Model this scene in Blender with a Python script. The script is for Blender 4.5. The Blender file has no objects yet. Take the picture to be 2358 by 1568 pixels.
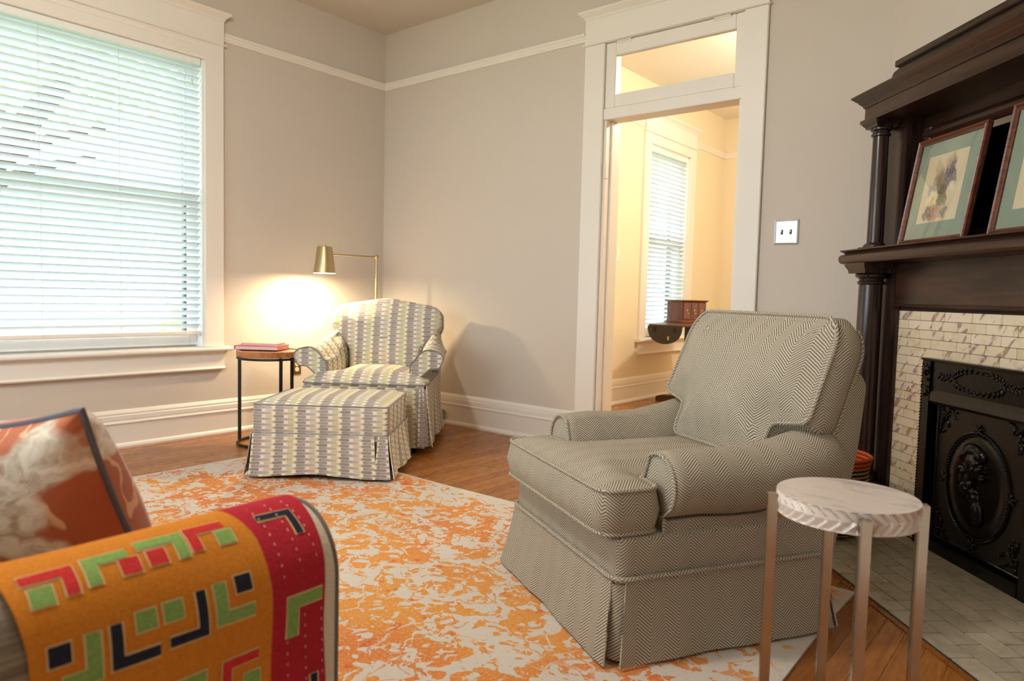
import bpy, bmesh, math, random
from mathutils import Vector, Matrix
random.seed(11)
SC = bpy.context.scene
COL = SC.collection
PI = math.pi
R = math.radians

# ---------------------------------------------------------------- camera
CAM_POS = Vector((4.58, -3.895, 1.0))
_yaw, _pit, _rol = R(39.245), R(3.70), R(1.433)
_f = Vector((-math.sin(_yaw)*math.cos(_pit), math.cos(_yaw)*math.cos(_pit), -math.sin(_pit)))
_r = Vector((math.cos(_yaw), math.sin(_yaw), 0)); _u = _r.cross(_f)
_r2 = _r*math.cos(_rol) + _u*math.sin(_rol); _u2 = -_r*math.sin(_rol) + _u*math.cos(_rol)
cd = bpy.data.cameras.new('camera'); cd.sensor_width = 36; cd.lens = 36*1638.2/2358
cd.clip_start = .05; cd.dof.use_dof = True; cd.dof.focus_distance = 2.9; cd.dof.aperture_fstop = 3.4
cam = bpy.data.objects.new('camera', cd); COL.objects.link(cam)
mw = Matrix((( _r2.x, _u2.x, -_f.x), (_r2.y, _u2.y, -_f.y), (_r2.z, _u2.z, -_f.z))).to_4x4()
mw.translation = CAM_POS; cam.matrix_world = mw
SC.camera = cam

# ---------------------------------------------------------------- world, exposure
w = bpy.data.worlds.new('sky'); SC.world = w; w.use_nodes = True
bg = w.node_tree.nodes['Background']; bg.inputs[0].default_value = (.86, .94, 1.0, 1); bg.inputs[1].default_value = 8.0
SC.view_settings.view_transform = 'Standard'; SC.view_settings.look = 'None'
SC.view_settings.exposure = 0.22; SC.view_settings.gamma = 1.0; SC.view_settings.use_curve_mapping = False
SC.cycles.max_bounces = 9; SC.cycles.diffuse_bounces = 6; SC.cycles.transparent_max_bounces = 24
SC.cycles.sample_clamp_indirect = 6.0; SC.cycles.caustics_reflective = False; SC.cycles.caustics_refractive = False
LAMP_FILL, LAMP_NEXT, LAMP_FLOOR = 160, 200, 50

# ---------------------------------------------------------------- node helpers
class NT:
    def __init__(s, name, rough=.6, metal=0.0, spec=.5):
        s.mat = bpy.data.materials.new(name); s.mat.use_nodes = True
        s.t = s.mat.node_tree; s.b = s.t.nodes['Principled BSDF']
        s.b.inputs['Roughness'].default_value = rough; s.b.inputs['Metallic'].default_value = metal
        s.b.inputs['Specular IOR Level'].default_value = spec
    def put(s, sock, v):
        if isinstance(v, bpy.types.NodeSocket): s.t.links.new(v, sock)
        elif isinstance(v, (tuple, list)) and len(v) == 3 and sock.type == 'RGBA': sock.default_value = (*v, 1)
        else: sock.default_value = v
    def n(s, typ): return s.t.nodes.new(typ)
    def coord(s, kind='Object'): return s.n('ShaderNodeTexCoord').outputs[kind]
    def pos(s): return s.n('ShaderNodeNewGeometry').outputs['Position']
    def rnd(s): return s.n('ShaderNodeObjectInfo').outputs['Random']
    def m(s, op, a, b=None, c=None, clamp=False):
        x = s.n('ShaderNodeMath'); x.operation = op; x.use_clamp = clamp
        for i, v in enumerate((a, b, c)):
            if v is not None: s.put(x.inputs[i], v)
        return x.outputs[0]
    def vm(s, op, a, b=None):
        x = s.n('ShaderNodeVectorMath'); x.operation = op; s.put(x.inputs[0], a)
        if b is not None: s.put(x.inputs[1], b)
        return x.outputs['Value'] if op in ('LENGTH', 'DISTANCE', 'DOT_PRODUCT') else x.outputs[0]
    def sep(s, v):
        x = s.n('ShaderNodeSeparateXYZ'); s.put(x.inputs[0], v); return x.outputs
    def comb(s, a, b, c=0.0):
        x = s.n('ShaderNodeCombineXYZ')
        for i, v in enumerate((a, b, c)): s.put(x.inputs[i], v)
        return x.outputs[0]
    def mix(s, f, a, b, mode='MIX'):
        x = s.n('ShaderNodeMix'); x.data_type = 'RGBA'; x.blend_type = mode
        s.put(x.inputs[0], f); s.put(x.inputs[6], a); s.put(x.inputs[7], b); return x.outputs[2]
    def ramp(s, f, stops, interp='LINEAR'):
        x = s.n('ShaderNodeValToRGB'); e = x.color_ramp; e.interpolation = interp
        while len(e.elements) < len(stops): e.elements.new(.5)
        for el, (p, c) in zip(e.elements, stops): el.position = p; el.color = (*c, 1) if len(c) == 3 else c
        s.put(x.inputs[0], f); return x.outputs[0]
    def noise(s, v, scale=5., detail=2., rough=.5, dist=0., col=False):
        x = s.n('ShaderNodeTexNoise'); s.put(x.inputs['Vector'], v); x.inputs['Scale'].default_value = scale
        x.inputs['Detail'].default_value = detail; x.inputs['Roughness'].default_value = rough; x.inputs['Distortion'].default_value = dist
        return x.outputs['Color' if col else 'Fac']
    def voro(s, v, scale=5., feature='F1', out='Distance', rnd=1.0):
        x = s.n('ShaderNodeTexVoronoi'); x.feature = feature; s.put(x.inputs['Vector'], v); x.inputs['Scale'].default_value = scale
        x.inputs['Randomness'].default_value = rnd; return x.outputs[out]
    def map(s, v, sc=(1, 1, 1), rot=(0, 0, 0), loc=(0, 0, 0)):
        x = s.n('ShaderNodeMapping'); s.put(x.inputs[0], v); x.inputs['Scale'].default_value = sc
        x.inputs['Rotation'].default_value = rot; x.inputs['Location'].default_value = loc; return x.outputs[0]
    def col(s, c): s.put(s.b.inputs['Base Color'], c)
    def bump(s, h, strength=.3, dist=.01):
        x = s.n('ShaderNodeBump'); x.inputs['Strength'].default_value = strength; x.inputs['Distance'].default_value = dist
        s.put(x.inputs['Height'], h); s.t.links.new(x.outputs[0], s.b.inputs['Normal'])
    def step(s, x, a, b):   # smooth ramp 0..1 as x goes a -> b
        q = s.n('ShaderNodeMapRange'); q.interpolation_type = 'SMOOTHSTEP'; s.put(q.inputs[0], x)
        q.inputs[1].default_value = a; q.inputs[2].default_value = b; return q.outputs[0]

def srgb(r, g, b):
    f = lambda c: (c/255/12.92) if c/255 <= .04045 else ((c/255+.055)/1.055)**2.4
    return (f(r), f(g), f(b))

def plain(name, c, rough=.6, metal=0., spec=.5, var=.04, scale=30, bump=0.):
    m = NT(name, rough, metal, spec); k = m.noise(m.coord(), scale, 3)
    d = tuple(max(0, x*(1-var*2)) for x in c)
    m.col(m.mix(m.step(k, .3, .7), d, c))
    if bump: m.bump(k, bump, .004)
    return m.mat

def emit(name, c, s):
    m = NT(name); m.put(m.b.inputs['Emission Color'], c); m.b.inputs['Emission Strength'].default_value = s; m.col(c); return m.mat

# ---------------------------------------------------------------- materials
def mk_paint(name, c, rough=.85):
    m = NT(name, rough, spec=.25); p = m.pos(); k = m.noise(p, 1.3, 3); f = m.noise(p, 260, 2)
    m.col(m.mix(k, tuple(x*.97 for x in c), c)); m.bump(f, .06, .002); return m.mat
WALL = mk_paint('greige_wall_paint', srgb(205, 196, 186))
CEIL = mk_paint('ceiling_paint', srgb(214, 206, 197))
CREAM = mk_paint('cream_wall_paint', srgb(226, 214, 188))
TRIM = plain('white_gloss_trim_paint', srgb(231, 226, 219), .42, var=.01, scale=4)
SASH = plain('white_sash_paint', srgb(235, 238, 238), .4, var=.01)

def mk_wood_floor():
    m = NT('oak_plank', .22, spec=.5); p = m.pos(); r = m.rnd()
    s = m.sep(p); u = m.comb(m.m('MULTIPLY', s[0], 1.0), m.m('MULTIPLY', s[1], .055), m.m('MULTIPLY', r, 37.))
    g = m.noise(u, 62, 5, .62, .9); g2 = m.noise(u, 170, 3, .6)
    fine = m.noise(m.comb(m.m('MULTIPLY', s[0], 1.), m.m('MULTIPLY', s[1], .02), r), 700, 2)
    base = m.ramp(r, [(0, srgb(146, 88, 38)), (.35, srgb(160, 101, 46)), (.7, srgb(172, 112, 54)), (1, srgb(152, 94, 42))])
    c = m.mix(m.m('MULTIPLY', m.step(g, .42, .68), .6), base, srgb(118, 68, 28)); c = m.mix(m.m('MULTIPLY', m.step(g2, .5, .75), .28), c, srgb(96, 50, 18))
    c = m.mix(m.m('MULTIPLY', m.step(fine, .55, .8), .18), c, srgb(100, 54, 24))
    m.col(c); m.put(m.b.inputs['Roughness'], m.m('ADD', .2, m.m('MULTIPLY', g2, .16))); m.bump(fine, .05, .002); return m.mat
OAK = mk_wood_floor()

def mk_wood(name, dark, light, rough=.32, axis=0, scale=1.):
    m = NT(name, rough); p = m.coord(); sc = [26*scale]*3; sc[axis] = 1.6*scale
    v = m.map(p, tuple(sc)); g = m.noise(v, 1.0, 5, .6, 1.2); f = m.noise(v, 5, 3)
    c = m.mix(m.step(g, .3, .72), dark, light); c = m.mix(m.m('MULTIPLY', m.step(f, .5, .75), .35), c, tuple(x*.6 for x in dark))
    m.col(c); m.bump(f, .05, .002); return m.mat
MAHOG_X = mk_wood('dark_mahogany_horizontal', srgb(34, 20, 16), srgb(66, 43, 33), .28, 0)
MAHOG_Z = mk_wood('dark_mahogany_vertical', srgb(34, 21, 19), srgb(62, 43, 37), .26, 2)
FRAMEWOOD = mk_wood('red_brown_frame_wood', srgb(70, 30, 20), srgb(122, 66, 44), .35, 0, 2)
TABLEWOOD = mk_wood('warm_wood_top', srgb(140, 84, 44), srgb(186, 124, 74), .4, 0, 1)
CHESTWOOD = mk_wood('red_brown_box_wood', srgb(84, 40, 24), srgb(128, 72, 48), .35, 2, 2)
CHESTFRONT = mk_wood('plum_brown_drawer_wood', srgb(96, 62, 58), srgb(128, 88, 80), .3, 2, 2)
DARKWOOD = mk_wood('dark_table_wood', srgb(52, 30, 22), srgb(98, 62, 42), .35, 0, 1)
LEAFUNDER = plain('blackish_leaf_underside', srgb(52, 46, 44), .6)

def mk_slat():
    m = NT('white_blind_slat', .45); m.col(srgb(226, 231, 233))
    tr = m.n('ShaderNodeBsdfTranslucent'); tr.inputs[0].default_value = (.86, .92, .95, 1)
    mx = m.n('ShaderNodeMixShader'); mx.inputs[0].default_value = .25
    out = m.t.nodes['Material Output']; m.t.links.new(m.b.outputs[0], mx.inputs[1]); m.t.links.new(tr.outputs[0], mx.inputs[2]); m.t.links.new(mx.outputs[0], out.inputs[0])
    return m.mat
SLAT = mk_slat()
VALANCE = plain('white_valance', srgb(236, 229, 222), .4, var=.01)
CORD = plain('pale_cord', srgb(214, 212, 206), .8)

def mk_glass(name, refl=.08):
    m = NT(name); t = m.t; tr = m.n('ShaderNodeBsdfTransparent'); tr.inputs[0].default_value = (.97, .985, .98, 1)
    gl = m.n('ShaderNodeBsdfGlossy'); gl.inputs['Roughness'].default_value = .02
    ge = m.n('ShaderNodeNewGeometry'); co = m.m('ABSOLUTE', m.vm('DOT_PRODUCT', ge.outputs['Normal'], ge.outputs['Incoming']))
    k = m.m('POWER', m.m('SUBTRACT', 1.0, co, clamp=True), 5.0); k = m.m('ADD', refl*.5, m.m('MULTIPLY', k, 1-refl*.5), clamp=True)
    mx = m.n('ShaderNodeMixShader'); m.t.links.new(k, mx.inputs[0])
    t.links.new(tr.outputs[0], mx.inputs[1]); t.links.new(gl.outputs[0], mx.inputs[2]); t.links.new(mx.outputs[0], t.nodes['Material Output'].inputs[0])
    return m.mat
GLASS = mk_glass('window_glass')

def mk_herring():
    m = NT('sage_beige_herringbone_tweed', .95, spec=.15); uv = m.coord('UV'); s = m.sep(uv)
    wob = m.noise(uv, 9, 2)
    u = m.m('ADD', s[0], m.m('MULTIPLY', m.m('SUBTRACT', wob, .5), .006))
    tri = m.m('PINGPONG', u, .044)
    ph = m.m('DIVIDE', m.m('ADD', s[1], m.m('MULTIPLY', tri, .85)), .0088)
    w_ = m.m('ABSOLUTE', m.m('SUBTRACT', m.m('FRACT', ph), .5))
    fuzz = m.noise(uv, 520, 2)
    line = m.step(m.m('ADD', w_, m.m('MULTIPLY', m.m('SUBTRACT', fuzz, .5), .22)), .13, .31)
    big = m.noise(uv, 5, 2)
    lt = m.mix(big, srgb(188, 179, 163), srgb(201, 191, 174)); dk = m.mix(big, srgb(104, 102, 90), srgb(112, 103, 92))
    m.col(m.mix(line, dk, lt)); m.bump(m.m('ADD', m.m('MULTIPLY', line, .8), m.m('MULTIPLY', fuzz, .5)), .5, .003); return m.mat
HERR = mk_herring()

def mk_pills():
    m = NT('grey_yellow_pill_print_cotton', .9, spec=.2); uv = m.coord('UV'); s = m.sep(uv)
    P, H = .116, .0152
    row = m.m('FLOOR', m.m('DIVIDE', s[1], H)); odd = m.m('MODULO', m.m('ABSOLUTE', row), 2.)
    vv = m.m('SUBTRACT', m.m('FRACT', m.m('DIVIDE', s[1], H)), .5)
    cu = m.m('DIVIDE', m.m('ADD', s[0], m.m('MULTIPLY', odd, .052)), P); uu = m.m('FRACT', cu); cell = m.m('FLOOR', cu)
    alt = m.m('MODULO', m.m('ABSOLUTE', cell), 2.); rr = m.m('FRACT', m.m('MULTIPLY', m.m('SINE', m.m('ADD', m.m('MULTIPLY', cell, 12.9), m.m('MULTIPLY', row, 78.2))), 437.5))
    du_m = m.m('MULTIPLY', m.m('SUBTRACT', .5, m.m('ABSOLUTE', m.m('SUBTRACT', uu, .5))), P)
    v2 = m.m('POWER', m.m('ABSOLUTE', vv), 2.)
    pill = m.step(m.m('SUBTRACT', du_m, m.m('ADD', .0086, m.m('MULTIPLY', v2, .030))), -.0012, .0012)
    # row A: one long pill, taupe fading to lavender; row B: pale yellow/beige part and a dark pill with a rounded nose
    ca = m.ramp(uu, [(.05, srgb(146, 138, 134)), (.35, srgb(166, 159, 160)), (.9, srgb(194, 188, 189))])
    nose = m.step(m.m('SUBTRACT', uu, m.m('SUBTRACT', .46, m.m('MULTIPLY', v2, -.35))), -.015, .015)
    ca = m.mix(m.m('MULTIPLY', alt, .55), ca, m.ramp(uu, [(.05, srgb(152, 145, 142)), (.9, srgb(200, 192, 178))]))
    pale = m.mix(alt, srgb(206, 204, 152), srgb(212, 202, 170)); dark = m.mix(rr, srgb(142, 133, 129), srgb(166, 158, 154))
    cb = m.mix(nose, pale, dark); c = m.mix(odd, ca, cb)
    k = m.noise(uv, 260, 2); c = m.mix(m.m('MULTIPLY', m.step(k, .3, .7), .15), c, srgb(122, 114, 112))
    edge = m.step(m.m('ABSOLUTE', vv), .30, .5); c = m.mix(m.m('MULTIPLY', edge, .55), c, srgb(212, 206, 196))
    m.col(m.mix(pill, srgb(230, 224, 212), c)); m.bump(m.noise(uv, 40, 3), .25, .006); return m.mat
PILL = mk_pills()
PILLPIPE = plain('grey_cording', srgb(136, 131, 124), .9)

def mk_rug():
    m = NT('orange_cream_distressed_rug', 1.0, spec=.05); p = m.coord(); s = m.sep(p)
    # mirrored medallion coordinates give the pattern its symmetry
    ax = m.m('ABSOLUTE', m.m('SUBTRACT', s[0], 0.0)); ay = m.m('ABSOLUTE', m.m('SUBTRACT', s[1], 0.0))
    q0 = m.comb(m.m('PINGPONG', ax, .55), m.m('PINGPONG', ay, .62)); w1 = m.noise(p, 2.6, 2, col=True); w2 = m.noise(p, 9, 2, col=True)
    v2 = m.n('ShaderNodeVectorMath'); v2.operation = 'SCALE'; m.put(v2.inputs[0], m.vm('SUBTRACT', w2, (.5, .5, .5))); v2.inputs['Scale'].default_value = .07
    v3 = m.n('ShaderNodeVectorMath'); v3.operation = 'SCALE'; m.put(v3.inputs[0], m.vm('SUBTRACT', w1, (.5, .5, .5))); v3.inputs['Scale'].default_value = .10
    q = m.vm('ADD', m.vm('ADD', q0, v2.outputs[0]), v3.outputs[0])
    e = m.noise(p, 42, 2, .6, .6); wear = m.noise(p, 1.4, 3, .6)
    a = m.noise(q, 3.3, 2, .5, 1.0); b = m.noise(q, 6.5, 2, .45, 1.2); b2 = m.noise(q, 19, 2, .5, .8)
    jag = m.m('MULTIPLY', m.m('SUBTRACT', e, .5), .10)
    edge = m.m('MAXIMUM', m.m('DIVIDE', m.m('ABSOLUTE', s[0]), 1.62), m.m('DIVIDE', m.m('ABSOLUTE', s[1]), 1.25))
    fade = m.m('MULTIPLY', m.step(edge, .78, .99), .11)
    th = m.m('ADD', m.m('ADD', m.m('MULTIPLY', m.m('SUBTRACT', wear, .5), -.22), jag), fade)
    f0 = m.m('ADD', a, m.m('ADD', m.m('MULTIPLY', m.m('SUBTRACT', b, .5), .75), m.m('MULTIPLY', m.m('SUBTRACT', b2, .5), .42)))
    base = m.step(m.m('SUBTRACT', f0, th), .418, .440)
    vo = m.voro(q, 3.6); wv = m.noise(p, 8, 2); br = m.step(wv, .42, .5)
    l2 = m.m('MULTIPLY', br, m.step(m.m('ABSOLUTE', m.m('ADD', m.m('SUBTRACT', vo, .26), m.m('ADD', m.m('MULTIPLY', m.m('SUBTRACT', b2, .5), .25), m.m('MULTIPLY', jag, .6)))), .040, .030)); l3 = m.step(m.m('ADD', m.m('ADD', vo, jag), m.m('MULTIPLY', m.m('SUBTRACT', b2, .5), .3)), .12, .10)
    b3 = m.noise(q, 24, 2, .5, .4); l4 = m.step(m.m('ADD', b3, m.m('MULTIPLY', jag, .8)), .61, .63)
    dv = m.voro(q, 12.); l6 = m.step(m.m('ADD', m.m('ADD', dv, m.m('MULTIPLY', jag, 1.6)), m.m('MULTIPLY', m.m('SUBTRACT', wv, .5), .5)), .17, .14)
    l5 = m.step(m.m('ABSOLUTE', m.m('ADD', m.m('SUBTRACT', m.noise(q, 4.5, 1, .5, .5), .5), m.m('MULTIPLY', jag, .2))), .012, .007)
    def flip(x, y): return m.m('ABSOLUTE', m.m('SUBTRACT', x, y))
    mask = flip(flip(base, l2), m.m('MAXIMUM', m.m('MAXIMUM', l3, m.m('MAXIMUM', l4, l6)), m.m('MULTIPLY', m.m('MULTIPLY', l5, br), .8)))
    worn = m.step(m.m('ADD', m.noise(p, 6, 4, .7), m.m('MULTIPLY', e, .35)), .80, .86); mask = m.m('MULTIPLY', mask, m.m('SUBTRACT', 1., m.m('MULTIPLY', worn, .8)))
    mask = m.m('MULTIPLY', mask, m.step(m.m('ADD', edge, m.m('MULTIPLY', jag, .3)), 1.0, .955))
    fl = m.noise(p, 75, 2); fibre = m.noise(p, 420, 2)
    hue = m.noise(p, 1.1, 2)
    org = m.mix(m.step(hue, .4, .62), srgb(216, 150, 78), srgb(208, 126, 74)); org = m.mix(m.m('MULTIPLY', m.step(m.noise(p, 110, 2), .5, .68), .6), org, srgb(222, 180, 128))
    red = m.step(m.m('ADD', m.noise(p, 13, 3, .6), m.m('MULTIPLY', m.noise(p, 90, 2), .25)), .74, .80); org = m.mix(m.m('MULTIPLY', red, .75), org, srgb(206, 96, 74))
    crm = m.mix(m.noise(p, 3, 3), srgb(216, 208, 198), srgb(200, 194, 186)); speck = m.step(fl, .60, .68); crm = m.mix(m.m('MULTIPLY', speck, .45), crm, srgb(220, 170, 124))
    c = m.mix(mask, crm, org); c = m.mix(m.m('MULTIPLY', m.step(fibre, .5, .8), .16), c, srgb(130, 110, 90))
    m.col(c); m.bump(fibre, .5, .004); return m.mat
RUG = mk_rug()

def mk_tile():
    m = NT('cream_marbled_glaze', .16, spec=.5); p = m.pos(); r = m.rnd()
    q = m.vm('ADD', p, m.comb(m.m('MULTIPLY', r, 9.), m.m('MULTIPLY', r, 31.), m.m('MULTIPLY', r, 5.)))
    al = m.vm('DOT_PRODUCT', p, (.6756, -.7373, 0)); z = m.sep(p)[2]
    dv = m.comb(m.m('ADD', m.m('MULTIPLY', m.m('ADD', al, m.m('MULTIPLY', z, 1.0)), 7.), m.m('MULTIPLY', r, 60.)), m.m('MULTIPLY', m.m('SUBTRACT', al, m.m('MULTIPLY', z, .9)), 26.), m.m('MULTIPLY', r, 13.))
    v = m.noise(dv, 1.0, 2, .5, .3); v2 = m.noise(q, 55, 3); tint = m.noise(q, 14, 2)
    c = m.mix(r, srgb(230, 217, 196), srgb(220, 208, 182)); c = m.mix(m.m('MULTIPLY', m.step(tint, .52, .72), .5), c, srgb(204, 188, 142))
    vein = m.m('MULTIPLY', m.step(v, .55, .66), m.step(v2, .28, .5)); vc = m.mix(m.step(m.m('FRACT', m.m('MULTIPLY', r, 7.3)), .6, .7), srgb(140, 100, 112), srgb(150, 128, 84))
    m.col(m.mix(m.m('MULTIPLY', vein, .8), c, vc)); return m.mat
TILE = mk_tile()
GROUT = plain('dark_grout', srgb(58, 48, 38), .95)
def mk_hearth():
    m = NT('worn_grey_beige_hearth_tile', .42, spec=.4); p = m.pos(); r = m.rnd()
    q = m.vm('ADD', p, m.comb(m.m('MULTIPLY', r, 19.), m.m('MULTIPLY', r, 31.), 0.))
    a = m.noise(q, 11, 4, .65, .5); b = m.noise(q, 45, 3, .6); st = m.noise(p, 5, 4, .65)
    c = m.ramp(a, [(.25, srgb(150, 142, 124)), (.5, srgb(184, 176, 158)), (.75, srgb(198, 188, 170))]); c = m.mix(m.m('MULTIPLY', m.m('FRACT', m.m('MULTIPLY', r, 5.7)), .45), c, srgb(142, 134, 116))
    c = m.mix(m.m('MULTIPLY', m.step(b, .52, .75), .35), c, srgb(128, 106, 86)); c = m.mix(m.m('MULTIPLY', m.step(st, .56, .74), .5), c, srgb(120, 96, 74))
    m.col(c); m.bump(b, .12, .003); return m.mat
HTILE = mk_hearth()
IRON = plain('black_cast_iron', srgb(22, 20, 19), .22, .45, .5, var=.15, scale=60, bump=.12)
IRON2 = plain('brown_black_cast_iron', srgb(36, 30, 25), .34, .4, .5, var=.15, scale=60, bump=.12)
BRASS = plain('brushed_antique_brass', srgb(200, 180, 138), .36, 1.0, var=.05, scale=200)
CHROME = plain('brushed_nickel', srgb(200, 192, 178), .22, 1.0, var=.03, scale=40)
STEEL = plain('satin_steel_plate', srgb(196, 200, 206), .35, .8, var=.03)
BLACKMETAL = plain('black_powder_coated_metal', srgb(26, 24, 23), .45, .3)
SHADEIN = emit('lit_white_shade_lining', (1, .93, .78), 2.2)
BULB = emit('lit_bulb', (1, .86, .62), 9)
def mk_globe():
    m = NT('lit_opal_globe'); e = m.n('ShaderNodeEmission'); e.inputs[0].default_value = (1, .87, .68, 1); e.inputs[1].default_value = 3.; tr = m.n('ShaderNodeBsdfTransparent'); mx = m.n('ShaderNodeMixShader'); mx.inputs[0].default_value = .6
    m.t.links.new(e.outputs[0], mx.inputs[1]); m.t.links.new(tr.outputs[0], mx.inputs[2]); m.t.links.new(mx.outputs[0], m.t.nodes['Material Output'].inputs[0]); return m.mat
GLOBE = mk_globe()
def mk_marble():
    m = NT('white_grey_veined_marble', .3); p = m.coord(); v = m.map(p, (4, 9, 4), (0, 0, R(25)))
    a = m.noise(v, 1.3, 4, .6, 1.5); b = m.noise(p, 40, 3)
    c = m.mix(m.step(a, .52, .68), srgb(219, 208, 200), srgb(178, 172, 172)); c = m.mix(m.m('MULTIPLY', b, .12), c, srgb(180, 165, 160)); m.col(c); return m.mat
MARBLE = mk_marble()
PINK = plain('coral_red_book_cover', srgb(206, 74, 84), .5); PAPER = plain('page_edges', srgb(222, 208, 214), .9, var=.06, scale=160); PALEBOOK = plain('pale_pink_book_cover', srgb(224, 176, 160), .5)
PLATEBR = plain('bronze_cover_plate', srgb(132, 96, 58), .4, .7); IVORY = plain('ivory_plastic', srgb(236, 222, 190), .4); GREYBOX = plain('grey_plastic_box', srgb(168, 170, 172), .5); WHITEPL = plain('white_plastic', srgb(238, 233, 224), .4)
SLOT = plain('dark_slot', srgb(40, 34, 30), .6)
def mk_fab(name, c, c2, sc=300, rough=.95, st=.3):
    m = NT(name, rough, spec=.15); k = m.noise(m.coord(), sc, 2); g = m.noise(m.coord(), 6, 2)
    cc = m.mix(m.step(k, .35, .65), c, c2); m.col(m.mix(m.m('MULTIPLY', g, .2), cc, tuple(x*.75 for x in c))); m.bump(k, st, .003); return m.mat
SOFAFAB = mk_fab('beige_linen_upholstery', srgb(214, 206, 188), srgb(198, 190, 172))
def mk_sofaside():
    m = NT('taupe_ribbed_upholstery', .95, spec=.15); p = m.coord(); k = m.noise(m.map(p, (30, 6, 160)), 1., 3); g = m.noise(p, 300, 2)
    c = m.mix(m.step(k, .35, .65), srgb(112, 100, 86), srgb(150, 138, 120)); m.col(m.mix(m.m('MULTIPLY', g, .2), c, srgb(80, 70, 60))); m.bump(k, .4, .004); return m.mat
SOFASIDE = mk_sofaside()
GREYPIPE = plain('slate_grey_piping', srgb(112, 104, 96), .9); BLUEPIPE = plain('slate_blue_piping', srgb(92, 92, 102), .9)
TH_OR = mk_fab('ochre_orange_cotton', srgb(198, 126, 44), srgb(188, 114, 34), 220); TH_RED = mk_fab('crimson_cotton', srgb(172, 42, 54), srgb(156, 34, 46), 220)
TH_GR = mk_fab('grass_green_patch', srgb(132, 164, 92), srgb(118, 150, 82), 220); TH_NV = mk_fab('navy_patch', srgb(44, 46, 60), srgb(36, 38, 50), 220); TH_RD2 = mk_fab('brick_red_patch', srgb(196, 56, 52), srgb(178, 46, 46), 220); TH_CR = mk_fab('cream_edging', srgb(222, 190, 140), srgb(214, 182, 132), 220)
STITCH = plain('pale_thread', srgb(226, 170, 160), .9)
def mk_pillow():
    m = NT('rust_velvet_with_white_flowers', .9, spec=.2); p = m.coord(); s = m.sep(p); 
    w = m.noise(p, 7, 3, .55, col=True); v = m.n('ShaderNodeVectorMath'); v.operation = 'SCALE'; m.put(v.inputs[0], m.vm('SUBTRACT', w, (.5, .5, .5))); v.inputs['Scale'].default_value = .16
    q = m.vm('ADD', p, v.outputs[0]); fl = None
    for (x, z, r) in ((.03, .085, .058), (.085, .10, .05), (.125, .135, .045), (-.03, .0, .05), (.03, .02, .05), (.09, -.04, .04), (.09, .05, .045), (-.12, .17, .06), (-.17, .08, .04)):
        d = m.vm('DISTANCE', m.vm('MULTIPLY', q, (1, 0, 1)), (x, 0, z)); b = m.step(m.m('SUBTRACT', d, r), .012, -.006)
        fl = b if fl is None else m.m('MAXIMUM', fl, b)
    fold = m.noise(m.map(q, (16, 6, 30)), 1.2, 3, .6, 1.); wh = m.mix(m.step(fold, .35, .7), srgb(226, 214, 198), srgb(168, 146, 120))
    vine = m.step(m.m('ABSOLUTE', m.m('SUBTRACT', m.noise(m.map(q, (6, 3, 2.5)), 1.3, 1, .4, .9), .5)), .022, .010)
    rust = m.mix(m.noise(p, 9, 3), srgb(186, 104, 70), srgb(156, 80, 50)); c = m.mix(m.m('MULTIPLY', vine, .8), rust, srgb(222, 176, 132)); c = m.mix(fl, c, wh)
    m.col(c); m.b.inputs['Sheen Weight'].default_value = .3; return m.mat
PILLOWM = mk_pillow()
def mk_basket(name, a, b):
    m = NT(name, .9); p = m.coord(); s = m.sep(p); ang = m.m('ARCTAN2', s[1], s[0])
    row = m.m('FLOOR', m.m('DIVIDE', s[2], .009)); x = m.m('ADD', m.m('MULTIPLY', ang, 24/PI), m.m('MULTIPLY', m.m('MODULO', row, 2.), .5))
    f = m.m('ABSOLUTE', m.m('SUBTRACT', m.m('FRACT', m.m('DIVIDE', s[2], .018)), .5)); k = m.m('ADD', f, m.m('MULTIPLY', m.m('ABSOLUTE', m.m('SUBTRACT', m.m('FRACT', x), .5)), .35))
    t = m.step(k, .28, .40); m.col(m.mix(t, a, b)); m.bump(t, .6, .006); return m.mat
BASK = mk_basket('black_tan_coiled_weave', srgb(38, 28, 24), srgb(188, 150, 104)); BASKO = mk_basket('orange_coiled_rim', srgb(150, 52, 24), srgb(226, 104, 44))
MATB = plain('sage_mat_board', srgb(140, 154, 140), .9, var=.02)
def mk_art(name, spots, paper=srgb(226, 206, 176)):
    m = NT(name, .9); uv = m.coord('UV'); w = m.noise(uv, 7, 4, .6, col=True); v = m.n('ShaderNodeVectorMath'); v.operation = 'SCALE'
    m.put(v.inputs[0], m.vm('SUBTRACT', w, (.5, .5, .5))); v.inputs['Scale'].default_value = .34; q = m.vm('ADD', uv, v.outputs[0]); c = m.mix(m.noise(uv, 3, 2), paper, tuple(x*.94 for x in paper)); k = m.noise(uv, 22, 3, .6, 1.)
    for (x, y, r, cc, a) in spots:
        d = m.vm('DISTANCE', m.vm('MULTIPLY', q, (1, 1, 0)), (x, y, 0)); f = m.m('MULTIPLY', m.step(m.m('SUBTRACT', d, r), .035, -.04), a); f = m.m('MULTIPLY', f, m.step(k, .15, .5)); c = m.mix(f, c, cc)
    m.col(c); return m.mat
PUR, GRN, YEL, ROS, BRN = srgb(78, 66, 92), srgb(88, 92, 64), srgb(206, 186, 60), srgb(188, 118, 104), srgb(92, 62, 66)
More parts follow.
